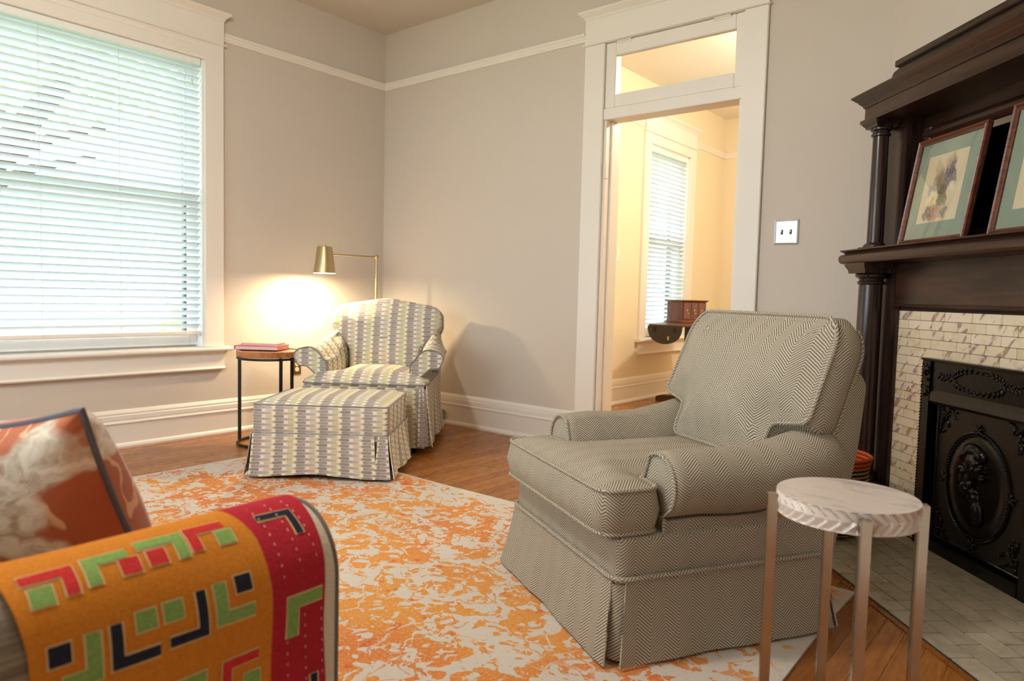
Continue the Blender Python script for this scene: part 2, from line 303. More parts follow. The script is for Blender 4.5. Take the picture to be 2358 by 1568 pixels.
ART1 = mk_art('floral_watercolour', [(.62, .78, .14, PUR, .9), (.68, .62, .14, PUR, .8), (.45, .55, .16, BRN, .75), (.36, .68, .12, GRN, .55), (.30, .84, .10, srgb(196, 160, 96), .6), (.52, .36, .16, GRN, .8), (.70, .46, .07, srgb(228, 214, 190), .9), (.30, .34, .15, srgb(236, 220, 186), .9), (.30, .34, .035, YEL, 1), (.26, .16, .13, BRN, .85), (.46, .13, .10, ROS, .7), (.66, .12, .10, srgb(92, 96, 78), .7), (.56, .86, .09, srgb(220, 186, 150), .6), (.22, .52, .08, srgb(150, 140, 170), .6)])
ART2 = mk_art('botanical_watercolour', [(.2, .32, .09, srgb(150, 122, 50), .9), (.2, .26, .05, YEL, 1), (.5, .6, .2, GRN, .7), (.5, .35, .15, BRN, .6), (.6, .8, .14, ROS, .7)])
PICGL = mk_glass('picture_glass', .10)
m_ = NT('antique_mirror', .04, 1.0); m_.col(srgb(150, 146, 138)); MIRROR = m_.mat
LEAFM = NT('tree_leaf', .6); LEAFM.col(LEAFM.mix(LEAFM.rnd(), srgb(96, 132, 70), srgb(140, 170, 100)))
_t = LEAFM.n('ShaderNodeBsdfTranslucent'); _t.inputs[0].default_value = (*srgb(170, 200, 110), 1); _m = LEAFM.n('ShaderNodeMixShader'); _m.inputs[0].default_value = .45
LEAFM.t.links.new(LEAFM.b.outputs[0], _m.inputs[1]); LEAFM.t.links.new(_t.outputs[0], _m.inputs[2]); LEAFM.t.links.new(_m.outputs[0], LEAFM.t.nodes['Material Output'].inputs[0]); LEAF = LEAFM.mat
BARK = plain('bark', srgb(70, 60, 54), .95, var=.2, scale=12); GRASS = plain('lawn', srgb(112, 138, 78), .95, var=.15, scale=8); SIDING = plain('pale_siding', srgb(190, 196, 198), .8)

# ---------------------------------------------------------------- geometry helpers
class G:
    def __init__(s): s.v = []; s.f = []; s.uv = {}
    def add(s, V, F, UV=None, T=None):
        o = len(s.v); s.v += [tuple(T @ Vector(p)) if T else tuple(p) for p in V]
        for i, f in enumerate(F):
            if UV and UV[i]: s.uv[len(s.f)] = UV[i]
            s.f.append([k+o for k in f])
        return s
    def box(s, x0, x1, y0, y1, z0, z1, T=None):
        V = [(x, y, z) for z in (z0, z1) for y in (y0, y1) for x in (x0, x1)]
        return s.add(V, [(0, 2, 3, 1), (4, 5, 7, 6), (0, 1, 5, 4), (2, 6, 7, 3), (0, 4, 6, 2), (1, 3, 7, 5)], T=T)
    def rings(s, RR, closed=True, cap0=True, cap1=True, uv=False, swap=False, T=None, loop=False):
        n = len(RR[0]); V = [p for r in RR for p in r]; F = []; UV = []
        if uv:
            us = []
            for r in RR:
                a = [0.]
                for i in range(n): a.append(a[-1]+(Vector(r[(i+1) % n])-Vector(r[i])).length)
                us.append(a)
            mid = us[len(us)//2]; vs = [0.]
            for j in range(len(RR)-1):
                vs.append(vs[-1]+sum((Vector(RR[j+1][i])-Vector(RR[j][i])).length for i in range(0, n, max(1, n//8)))/len(range(0, n, max(1, n//8))))
        m = len(RR)
        for j in range(m if loop else m-1):
            j2 = (j+1) % m
            for i in range(n if closed else n-1):
                k = (i+1) % n; F.append((j*n+i, j*n+k, j2*n+k, j2*n+i))
                if uv:
                    q = [(mid[i], vs[j]), (mid[i+1], vs[j]), (mid[i+1], vs[j+1]), (mid[i], vs[j+1])]
                    UV.append([(b, a) for a, b in q] if swap else q)
                else: UV.append(None)
        if not loop:
            if cap0: F.append(tuple(range(n))[::-1]); UV.append(None)
            if cap1: F.append(tuple(range((m-1)*n, m*n))); UV.append(None)
        return s.add(V, F, UV, T)
    def prism(s, prof, axis, a0, a1, T=None):
        def mk(a): return [((a, p, q) if axis == 'x' else (p, a, q) if axis == 'y' else (p, q, a)) for p, q in prof]
        return s.rings([mk(a0), mk(a1)], T=T)
    def rectloft(s, L, T=None):
        return s.rings([[(x0, y0, z), (x1, y0, z), (x1, y1, z), (x0, y1, z)] for x0, x1, y0, y1, z in L], T=T)
    def lathe(s, prof, n=24, c=(0, 0, 0), T=None, cap=True):
        return s.rings([[(c[0]+r*math.cos(2*PI*i/n), c[1]+r*math.sin(2*PI*i/n), c[2]+z) for i in range(n)] for r, z in prof], cap0=cap, cap1=cap, T=T)
    def tube(s, P, r, n=8, loop=False, T=None):
        P = [Vector(p) for p in P]; m = len(P); RR = []; prev = None
        for i in range(m):
            if loop: t = P[(i+1) % m]-P[i-1]
            else: t = P[min(i+1, m-1)]-P[max(i-1, 0)]
            t.normalize()
            if prev is None:
                a = Vector((0, 0, 1)) if abs(t.z) < .9 else Vector((1, 0, 0)); nrm = t.cross(a).normalized()
            else: nrm = (prev-t*prev.dot(t)).normalized()
            prev = nrm; b = t.cross(nrm); rr = r(i/(m-1)) if callable(r) else r
            RR.append([tuple(P[i]+(nrm*math.cos(2*PI*k/n)+b*math.sin(2*PI*k/n))*rr) for k in range(n)])
        return s.rings(RR, loop=loop, T=T)
    def ell(s, c, rad, rot=None, n=8, m=6, T=None):
        RR = []; Q = Matrix.Rotation(rot[0], 3, rot[1]) if rot else Matrix.Identity(3)
        for j in range(1, m):
            ph = PI*j/m
            RR.append([tuple(Q @ Vector((rad[0]*math.sin(ph)*math.cos(2*PI*i/n), rad[1]*math.sin(ph)*math.sin(2*PI*i/n), -rad[2]*math.cos(ph))) + Vector(c)) for i in range(n)])
        return s.rings(RR, T=T)
    def sheet(s, grid, th=.004, T=None):
        n, m = len(grid), len(grid[0]); g = [[Vector(p) for p in row] for row in grid]; N = []
        for i in range(n):
            r = []
            for j in range(m):
                a = g[min(i+1, n-1)][j]-g[max(i-1, 0)][j]; b = g[i][min(j+1, m-1)]-g[i][max(j-1, 0)]; r.append(a.cross(b).normalized())
            N.append(r)
        us = [0.]; vs = [0.]
        for i in range(n-1): us.append(us[-1]+(g[i+1][m//2]-g[i][m//2]).length)
        for j in range(m-1): vs.append(vs[-1]+(g[n//2][j+1]-g[n//2][j]).length)
        V = [tuple(g[i][j]) for i in range(n) for j in range(m)]+[tuple(g[i][j]-N[i][j]*th) for i in range(n) for j in range(m)]; o = n*m; F = []; UV = []
        for i in range(n-1):
            for j in range(m-1):
                q = [(us[i], vs[j]), (us[i+1], vs[j]), (us[i+1], vs[j+1]), (us[i], vs[j+1])]; a = [i*m+j, (i+1)*m+j, (i+1)*m+j+1, i*m+j+1]
                F.append(a); UV.append(q); F.append([k+o for k in a][::-1]); UV.append(q[::-1])
        for i in range(n-1):
            for j in (0, m-1): F.append((i*m+j, (i+1)*m+j, (i+1)*m+j+o, i*m+j+o)); UV.append([(us[i], vs[j])]*4)
        for j in range(m-1):
            for i in (0, n-1): F.append((i*m+j, i*m+j+1, i*m+j+1+o, i*m+j+o)); UV.append([(us[i], vs[j])]*4)
        return s.add(V, F, UV, T)
    def build(s, name, mat, parent=None, angle=38, label=None, bevel=0, kind=None, uvs=1.0):
        me = bpy.data.meshes.new(name); me.from_pydata(s.v, [], s.f); me.update()
        ul = me.uv_layers.new(name='UVMap')
        for p in me.polygons:
            q = s.uv.get(p.index)
            if q:
                for li, c in zip(p.loop_indices, q): ul.data[li].uv = c
            else:
                n = p.normal; a = max(range(3), key=lambda k: abs(n[k])); i, j = ((1, 2), (0, 2), (0, 1))[a]
                for li in p.loop_indices:
                    co = me.vertices[me.loops[li].vertex_index].co; ul.data[li].uv = (co[i], co[j])
        bm = bmesh.new(); bm.from_mesh(me); bmesh.ops.recalc_face_normals(bm, faces=bm.faces)
        if bevel: bmesh.ops.bevel(bm, geom=[e for e in bm.edges if e.is_manifold and e.calc_face_angle(0) > .5], offset=bevel, segments=2, affect='EDGES', clamp_overlap=True)
        bm.to_mesh(me); bm.free()
        for p in me.polygons: p.use_smooth = True
        me.set_sharp_from_angle(angle=R(angle))
        me.materials.append(mat); o = bpy.data.objects.new(name, me); COL.objects.link(o)
        if parent: o.parent = parent
        if label: o['label'] = label
        if kind: o['kind'] = kind
        return o

def tag(o, label, cat, group=None):
    o['label'] = label; o['category'] = cat
    if group: o['group'] = group
    return o
def thing(name, label, cat, loc=(0, 0, 0), rz=0, group=None, rx=0, kind=None):
    o = bpy.data.objects.new(name, None); o.empty_display_size = .1; COL.objects.link(o); o.location = loc; o.rotation_euler = (rx, 0, rz)
    if label: tag(o, label, cat, group)
    if kind: o['kind'] = kind
    return o
def struct(o, label=None, cat=None):
    o['kind'] = 'structure'
    if label: o['label'] = label
    if cat: o['category'] = cat
    return o
def inst(o, name, loc, rot=(0, 0, 0), scale=(1, 1, 1), parent=None):
    c = bpy.data.objects.new(name, o if isinstance(o, bpy.types.Mesh) else o.data); COL.objects.link(c); c.location = loc; c.rotation_euler = rot; c.scale = scale
    if parent: c.parent = parent
    return c
def unitbox(name, mat, bev=0):
    g = G().box(-.5, .5, -.5, .5, -.5, .5); o = g.build(name, mat, bevel=bev); me = o.data; bpy.data.objects.remove(o); return me
def round_poly(P, rad, n=6, step=.03):
    out = []; m = len(P); P = [Vector(p) for p in P]; rad = rad if isinstance(rad, list) else [rad]*m
    for i in range(m):
        a, b, c = P[i-1], P[i], P[(i+1) % m]; d1 = (a-b).normalized(); d2 = (c-b).normalized(); r = rad[i]
        ang = d1.angle(d2); t = min(r/math.tan(ang/2), (a-b).length*.48, (c-b).length*.48)
        p0, p1 = b+d1*t, b+d2*t
        for k in range(n+1):
            q = k/n; out.append((p0*(1-q)**2+b*2*q*(1-q)+p1*q*q))
    res = []
    for i in range(len(out)):
        a, b = out[i], out[(i+1) % len(out)]; L = (b-a).length; k = max(1, int(L/step))
        for j in range(k): res.append(a.lerp(b, j/k))
    return [(p.x, p.y) for p in res]
def offset(P, d):
    m = len(P); out = []; area = sum(P[i-1][0]*P[i][1]-P[i][0]*P[i-1][1] for i in range(m)); sg = 1 if area > 0 else -1
    for i in range(m):
        a, c = Vector(P[i-1]), Vector(P[(i+1) % m]); t = (c-a).normalized(); nn = Vector((-t.y, t.x))*sg; out.append((P[i][0]+nn.x*d, P[i][1]+nn.y*d))
    return out
def cushion(g, P, z0, z1, r=.03, crown=.03, crown0=0., cen=None, T=None, nr=5, bulge=0.):
    """soft slab: outline P (x,y), from z0 to z1, rounded edges, crowned faces"""
    if cen is None: cen = (sum(p[0] for p in P)/len(P), sum(p[1] for p in P)/len(P))
    RR = []
    def ring(o, z): RR.append([(x, y, z) for x, y in offset(P, o)])
    base = offset(P, r); BV = [Vector(p) for p in base]
    def hgt(x, y):
        q = Vector((x, y)); d = min((q-v).length for v in BV); t = min(d/.17, 1.); return 1-(1-t)**2.2
    def capring(base, k, z, cr):
        RR.append([(cen[0]+(x-cen[0])*k, cen[1]+(y-cen[1])*k, z+cr*hgt(cen[0]+(x-cen[0])*k, cen[1]+(y-cen[1])*k)) for x, y in base])
    for j in range(1, nr+1):
        k = j/(nr+1.); capring(base, max(k, .05), z0, -crown0)
    for j in range(4): a = PI/2*j/4; ring(r*(1-math.sin(a)), z0+r*(1-math.cos(a)))
    ring(-bulge, (z0+z1)/2)
    for j in range(4, -1, -1): a = PI/2*j/4; ring(r*(1-math.sin(a)) if j < 4 else 0, z1-r*(1-math.cos(a)))
    for j in range(nr, 0, -1): k = j/(nr+1.); capring(base, max(k, .05), z1, crown)
    return g.rings(RR, T=T)
def pipe_loop(g, P, z, o=0.004, r=.005, T=None, every=1): return g.tube([(x, y, z) for x, y in offset(P, o)][::every], r, 6, loop=True, T=T)

# ================================================================ SETTING
H = 3.07; XR = 5.15; YF = -5.25
DX = 3.749; AN = R(47.5); U = Vector((math.cos(AN), -math.sin(AN), 0)); MV = Vector((-math.sin(AN), -math.cos(AN), 0)); D = Vector((DX, 0, 0))
def diag_y(x): return -(x-DX)*math.tan(AN)
SEND = (XR-DX)/math.cos(AN)
# floor: sub-floor and single oak boards
fl = struct(G().box(-.2, XR+.2, YF-.2, 4.4, -.12, -.02).build('floor', plain('subfloor', srgb(90, 60, 36), .9)), 'orange brown oak strip floor')
PLK = unitbox('plank', OAK, .012)
PW = .0655
def lay(x, y0, y1):
    y = y0
    while y < y1-.02:
        L = random.uniform(1.1, 2.4) if y > y0 else random.uniform(.5, 2.0)
        e = min(y+L, y1)
        if y1-e < .35: e = y1
        inst(PLK, 'plank', (x+PW/2, (y+e)/2, -.010), (0, 0, 0), (PW-.0011, e-y-.0011, .02), fl); y = e
i = 0
while i*PW < XR-.001:
    x = i*PW; ym = min(0, diag_y(x+PW*.5)) if x > DX-.07 else 0
    lay(x, YF, ym-.002); i += 1
for i in range(18): lay(1.162+i*PW, .152, 4.08)
lay_rest = struct(G().box(1.162+18*PW, 4.2, .152, 4.08, -.02, -.001).build('floor', OAK), 'oak floor further inside the next room'); lay_rest.name = 'floor_next_room'

# walls
wl = G()
W1 = (-2.97, -1.53, .60, 2.49)      # window opening, left wall
wl.box(-.2, 0, YF, W1[0], 0, H).box(-.2, 0, W1[1], .15, 0, H).box(-.2, 0, W1[0], W1[1], 0, W1[2]).box(-.2, 0, W1[0], W1[1], W1[3], H)
struct(wl.build('wall_left', WALL), 'greige window wall')
OX0, OX1, OZ = 2.108, 3.003, 2.60
wb = G().box(0, OX0, 0, .15, 0, H).box(OX1, 4.4, 0, .15, 0, H).box(OX0, OX1, 0, .15, OZ, H)
struct(wb.build('wall_back', WALL), 'greige wall with the cased doorway')
Tm = Matrix.Translation(D) @ Matrix.Rotation(-AN, 4, 'Z')      # mantel frame: x=s along, y=-o, z
struct(G().box(-.0, SEND+.2, .0, .15, 0, H, T=Tm).build('wall_fireplace', WALL), 'greige diagonal chimney wall')
struct(G().box(XR, XR+.15, YF, diag_y(XR), 0, H).build('wall_right', WALL))
W3 = (.9, 3.5, .75, 2.45)
wf = G().box(-.2, W3[0], YF-.15, YF, 0, H).box(W3[1], XR+.15, YF-.15, YF, 0, H).box(W3[0], W3[1], YF-.15, YF, 0, W3[2]).box(W3[0], W3[1], YF-.15, YF, W3[3], H)
struct(wf.build('wall_front', WALL))
struct(G().box(-.2, XR+.15, YF-.15, .15, H, H+.1).build('ceiling', CEIL))
# next room
NX, NY = 1.158, 4.10
W2 = (2.33, 3.19, .60, 2.49)
wn = G().box(NX-.2, NX, .15, W2[0], 0, H).box(NX-.2, NX, W2[1], NY+.15, 0, H).box(NX-.2, NX, W2[0], W2[1], 0, W2[2]).box(NX-.2, NX, W2[0], W2[1], W2[3], H)
struct(wn.build('wall_next_room_left', CREAM), 'cream window wall of the next room')
struct(G().box(NX, 4.2, NY, NY+.15, 0, H).build('wall_next_room_far', CREAM)); struct(G().box(4.2, 4.35, .15, NY+.15, 0, H).build('wall_next_room_right', CREAM))
struct(G().box(NX, OX0-.02, .151, .156, 0, H).box(OX1+.02, 4.2, .151, .156, 0, H).box(OX0-.02, OX1+.02, .151, .156, OZ, H).build('wall_next_room_front', CREAM))
struct(G().box(NX-.2, 4.35, .15, NY+.15, H, H+.1).build('ceiling_next_room', mk_paint('white_ceiling_paint', srgb(238, 234, 226))))

# baseboards: profile (depth, z)
BB = [(0, 0), (.036, 0), (.038, .012), (.034, .024), (.024, .032), (.022, .034), (.022, .148), (.028, .153), (.028, .160), (.019, .163), (.017, .172), (.020, .176), (.020, .200), (.015, .205), (.016, .216), (.011, .226), (.006, .234), (0, .236)]
def base_x(x0, x1, y, sgn, name, m=TRIM): return struct(G().prism([(y+sgn*d, z) for d, z in BB], 'x', x0, x1).build(name, m, angle=25))
def base_y(y0, y1, x, sgn, name, m=TRIM): return struct(G().prism([(x+sgn*d, z) for d, z in BB], 'y', y0, y1).build(name, m, angle=25))
base_y(YF, -.0, 0, 1, 'baseboard_left'); base_x(0.0, 1.962, 0, -1, 'baseboard_back'); base_x(3.131, 3.60, 0, -1, 'baseboard_back_right')
base_y(YF, diag_y(XR)-.4, XR, -1, 'baseboard_right'); base_x(0, XR, YF, 1, 'baseboard_front')
base_y(.15, NY, NX, 1, 'baseboard_next_room_left'); base_x(NX, 4.2, NY, -1, 'baseboard_next_room_far')
# picture rails
PR = [(0, -.028), (.010, -.028), (.012, -.016), (.018, -.010), (.018, .002), (.026, .008), (.028, .020), (.020, .028), (0, .028)]
def rail_x(x0, x1, y, sgn, z, n): return struct(G().prism([(y+sgn*d, z+h) for d, h in PR], 'x', x0, x1).build('trim_%d' % n, TRIM, angle=25), 'white picture rail')
def rail_y(y0, y1, x, sgn, z, n): return struct(G().prism([(x+sgn*d, z+h) for d, h in PR], 'y', y0, y1).build('trim_%d' % n, TRIM, angle=25), 'white picture rail')
rail_y(-1.395, 0, 0, 1, 2.652, 1); rail_x(0, 1.955, 0, -1, 2.652, 2); rail_y(YF, -3.11, 0, 1, 2.652, 3)
rail_y(.15, 2.19, NX, 1, 2.652, 4); rail_y(3.335, NY, NX, 1, 2.652, 5); rail_x(NX, 4.2, NY, -1, 2.652, 6)

# ---- windows (left wall of a room, wall plane x=X, room at +x)
def cornice_y(g, y0, y1, X, z0):
    g.rectloft([(X, X+.032, y0, y1, z0), (X, X+.036, y0-.006, y1+.006, z0+.006), (X, X+.036, y0-.006, y1+.006, z0+.014), (X, X+.044, y0-.014, y1+.014, z0+.022), (X, X+.060, y0-.03, y1+.03, z0+.036), (X, X+.064, y0-.036, y1+.036, z0+.040), (X, X+.064, y0-.036, y1+.036, z0+.052), (X, X+.02, y0, y1, z0+.056)])
def window_y(idx, X, O):
    y0, y1, z0, z1 = O; c = .127
    w = struct(thing('window_%d' % idx, None, None, (0, 0, 0)), 'white double-hung sash window with moulded casing')
    G().box(X, X+.024, y0-c, y0, z0, 2.586).build('casing', TRIM, w, bevel=.002); G().box(X, X+.024, y1, y1+c, z0, 2.586).build('casing', TRIM, w, bevel=.002)
    h = G(); h.box(X, X+.028, y0-c, y1+c, 2.594, 2.745).box(X, X+.022, y0, y1, 2.49, 2.586); h.rectloft([(X, X+.030, y0-c-.006, y1+c+.006, 2.584), (X, X+.036, y0-c-.01, y1+c+.01, 2.588), (X, X+.036, y0-c-.01, y1+c+.01, 2.594), (X, X+.028, y0-c, y1+c, 2.597)]); cornice_y(h, y0-c, y1+c, X, 2.742)
    h.build('header', TRIM, w, angle=25)
    s = G(); s.rings([[(X-.10, y, .572), (X+.052, y, .572), (X+.060, y, .578), (X+.062, y, .588), (X+.056, y, .598), (X-.10, y, .600)] for y in (y0-c-.045, y1+c+.045)]); s.build('stool', TRIM, w, angle=25)
    a = G().box(X, X+.024, y0-c-.005, y1+c+.005, .462, .572); a.prism([(X, .446), (X+.028, .446), (X+.034, .455), (X+.028, .466), (X, .466)], 'y', y0-c-.005, y1+c+.005); a.prism([(X+.02, .572), (X+.04, .572), (X+.024, .556)], 'y', y0-c, y1+c); a.build('apron', TRIM, w, angle=25)
    j = G().box(X-.20, X, y0-.0, y0+.012, z0, z1).box(X-.20, X, y1-.012, y1, z0, z1).box(X-.20, X, y0, y1, z1-.012, z1).box(X-.24, X-.1, y0, y1, z0-.03, z0+.012); j.build('jamb', SASH, w)
    zm = 1.585
    def sash(nm, xa, xb, za, zb, rail_b, rail_t):
        g = G().box(xa, xb, y0+.012, y0+.060, za, zb).box(xa, xb, y1-.060, y1-.012, za, zb).box(xa, xb, y0+.060, y1-.060, za, za+rail_b).box(xa, xb, y0+.060, y1-.060, zb-rail_t, zb)
        o = g.build(nm, SASH, w, bevel=.002); G().box((xa+xb)/2-.002, (xa+xb)/2+.002, y0+.060, y1-.060, za+rail_b, zb-rail_t).build('pane', GLASS, o); return o
    sash('lower_sash', X-.115, X-.078, z0+.012, zm+.02, .075, .04); sash('upper_sash', X-.155, X-.118, zm-.02, z1-.012, .04, .055)
    t = G().box(X-.205, X-.165, y1-.052, y1-.020, z0, z1).box(X-.205, X-.165, y0+.020, y0+.052, z0, z1); t.build('storm_frame', plain('dark_storm_frame', srgb(46, 54, 66), .5), w)
    return w
window_y(1, 0.0, W1); window_y(2, NX, W2)
def slatmesh(L, name):
    n = 6; RR = []
    for y in (-L/2, L/2):
        top = [(-.025+.05*k/n, .0018+.0035*(1-(2*k/n-1)**2)) for k in range(n+1)]; bot = [(x, z-.0028) for x, z in top[::-1]]; RR.append([(x, y, z) for x, z in top+bot])
    o = G().rings(RR).build(name, SLAT, angle=50); me = o.data; bpy.data.objects.remove(o); return me
def blind_y(X, O, label, tilt=R(35), ladders=()):
    y0, y1, z0, z1 = O; L = y1-y0-.034; t = thing('window_blind', label, 'blind', (X-.030, (y0+y1)/2, z1-.012))
    me = slatmesh(L, 'slat'); top = z1-.06; pit = .0445; n = int((top-(z0+.075))/pit)
    for k in range(n):
        z = top-k*pit; inst(me, 'slat', (0, 0, z-(z1-.012)), (0, -tilt+random.uniform(-.02, .02), random.uniform(-.0015, .0015)), parent=t)
    zb = top-n*pit
    G().box(-.026, .026, -L/2, L/2, zb-(z1-.012)-.012, zb-(z1-.012)+.012).build('bottom_rail', VALANCE, t, bevel=.004)
    G().box(-.028, .026, -L/2, L/2, -.048, 0).build('head_rail', SASH, t, bevel=.003)
    if X == 0.:
        V = [(.030, -.004), (.052, -.004), (.056, .008), (.050, .020), (.050, .060), (.058, .070), (.060, .086), (.030, .086)]
        G().prism(V, 'y', -(y1-y0)/2-.035, (y1-y0)/2+.035).build('valance', VALANCE, t, angle=25)
    for y in ladders:
        for x in (-.027, .027): G().tube([(x, y, -.05), (x, y, zb-(z1-.012))], .0011, 5).build('ladder_cord', CORD, t)
    G().tube([(.034, L/2-.062, -.03), (.034, L/2-.062, -.15)], .001, 5).build('pull_cord', CORD, t); G().lathe([(.003, 0), (.0065, -.004), (.006, -.026), (.004, -.03)], 10, (.034, L/2-.062, -.148)).build('tassel', VALANCE, t)
    return t
blind_y(0., W1, 'white slatted blind on the wide window of the greige wall', ladders=(-.62, -.22, .20, .60))
blind_y(NX, W2, 'white slatted blind on the narrow window seen through the doorway', ladders=(-.25, .28))
# unseen front window behind the camera, added for fill daylight; plain sashes
wfr = struct(thing('window_3', None, None), 'added unseen white window for fill daylight, opposite the doorway')
g = G()
for xa in (W3[0], (W3[0]+W3[1])/2-.04, W3[1]-.08): g.box(xa, xa+.08, YF-.11, YF+.02, W3[2], W3[3])
g.box(W3[0], W3[1], YF-.11, YF+.02, W3[2]-.06, W3[2]).box(W3[0], W3[1], YF-.11, YF+.02, W3[3], W3[3]+.1).box(W3[0], W3[1], YF-.09, YF-.05, 1.56, 1.62); g.build('frame', TRIM, wfr, bevel=.003)
G().box(W3[0], W3[1], YF-.062, YF-.058, W3[2], W3[3]).build('pane', GLASS, wfr)

# ---- doorway
dr = struct(thing('door_1', None, None), 'white cased doorway with transom light above')
for xa, xb in ((1.962, 2.108), (3.003, 3.133)): G().box(xa, xb, -.024, 0, 0, 2.586).build('casing', TRIM, dr, bevel=.003)
h = G().box(1.962, 3.133, -.028, 0, 2.594, 2.745); h.rectloft([(1.955, 3.14, -.030, 0, 2.584), (1.951, 3.144, -.037, 0, 2.588), (1.951, 3.144, -.037, 0, 2.594), (1.962, 3.133, -.028, 0, 2.597)])
h.rectloft([(1.962-a, 3.133+a, -.030-a, 0, 2.742+z) for a, z in ((0, 0), (.006, .006), (.006, .014), (.014, .022), (.032, .036), (.036, .040), (.036, .052), (.0, .056))]); h.build('header', TRIM, dr, angle=25)
j = G().box(2.108, 2.126, 0, .15, 0, 2.586).box(2.985, 3.003, 0, .15, 0, 2.586).box(2.108, 3.003, 0, .15, 2.586, 2.60).box(2.126, 2.138, .055, .15, 0, 2.11).box(2.973, 2.985, .055, .15, 0, 2.11); j.build('jamb', TRIM, dr, bevel=.001)
G().box(2.127, 2.984, .0, .152, -.02, .003).build('threshold', OAK, dr, bevel=.002)
G().box(2.108, 3.003, -.014, .12, 2.112, 2.178).build('transom_bar', TRIM, dr, bevel=.003)
ts = G().box(2.110, 2.183, -.006, .034, 2.180, 2.582).box(2.951, 3.001, -.006, .034, 2.180, 2.582).box(2.183, 2.951, -.006, .034, 2.180, 2.262).box(2.183, 2.951, -.006, .034, 2.500, 2.582)
tso = ts.build('transom_sash', TRIM, dr, bevel=.004); G().box(2.183, 2.951, .012, .016, 2.262, 2.50).build('pane', GLASS, tso)
for xc in (2.24, 2.87): G().box(xc-.05, xc+.05, -.011, -.006, 2.566, 2.580).tube([(xc-.05, -.013, 2.580), (xc+.05, -.013, 2.580)], .005, 8).build('hinge', TRIM, dr)
for zc in (1.80, .28): G().box(2.1265, 2.130, .002, .030, zc-.05, zc+.05).tube([(2.128, -.002, zc-.05), (2.128, -.002, zc+.05)], .006, 8).build('hinge', TRIM, dr)
for xa, xb in ((1.962, 2.108), (3.003, 3.133)): G().box(xa, xb, .156, .178, 0, 2.586).build('casing', TRIM, dr, bevel=.003)

# ================================================================ FIREPLACE
RZM = -AN; Ls = 1.82
def mg(): return G()
hearth = thing('hearth', 'flush hearth of worn grey beige tiles in front of the iron fireplace', 'hearth', D, RZM)
HS0, HS1 = .06, 1.78
mg().box(HS0, HS1, -.655, -.02, .0, .0045).build('mortar_bed', GROUT, hearth)
HT = unitbox('tile', HTILE, .02); rw, tl = .0735, .152; k = 0; o = .652
HTm = {}
def hearth_tile(s0, s1, o1, o0):
    if s1-s0 < .012: return
    c = inst(HT, 'tile', ((s0+s1)/2, -(o0+o1)/2, .0045), (0, 0, 0), (s1-s0-.004, o1-o0-.004, .0060), hearth)
while o > .14:
    o0 = max(o-rw, .132); s = HS0-(.5*tl if k % 2 else 0)-.02
    while s < HS1:
        hearth_tile(max(s, HS0), min(s+tl, HS1), o, o0); s += tl
    o = o0; k += 1
tag(mg().box(.0, 1.84, -.679, -.656, .0, .004).build('hearth_border_board', OAK, bevel=.002), 'oak board edging the tiled hearth', 'floor trim'); bpy.data.objects['hearth_border_board'].location = D; bpy.data.objects['hearth_border_board'].rotation_euler = (0, 0, RZM)

sur = thing('fireplace_surround', 'cream marbled subway tile surround framing the black iron fireplace', 'tile surround', D, RZM)
S0, S1, FB0, FB1, FBZ = .345, 1.475, .591, 1.229, .775
mg().box(S0, FB0+.01, -.112, -.02, 0, .99).box(FB1-.01, S1, -.112, -.02, 0, .99).box(FB0+.01, FB1-.01, -.112, -.02, FBZ-.01, .99).build('grout_backing', GROUT, sur)
TM = unitbox('tile', TILE, .03); TH_, TL_ = .0388, .1562; JO = .434
def tile(s0, s1, z0, z1):
    if s1-s0 < .008 or z1-z0 < .006: return
    inst(TM, 'tile', ((s0+s1)/2, -.1135, (z0+z1)/2), (random.uniform(-.003, .003), 0, 0), (s1-s0-.0018, .009, z1-z0-.0018), sur)
z = .9335+TH_; r = 0
while z > .002:
    z1 = min(z, .985); z0 = max(z-TH_, .002); z = z-TH_
    off = JO-TL_*2+(TL_*.5 if r % 2 == 0 else 0)
    spans = [(S0, S1)] if z0 >= FBZ-.02 else [(S0, FB0), (FB1, S1)]
    for a, b in spans:
        s = off
        while s < b:
            if s+TL_ > a: tile(max(s, a), min(s+TL_, b), z0, z1)
            s += TL_
    r += 1

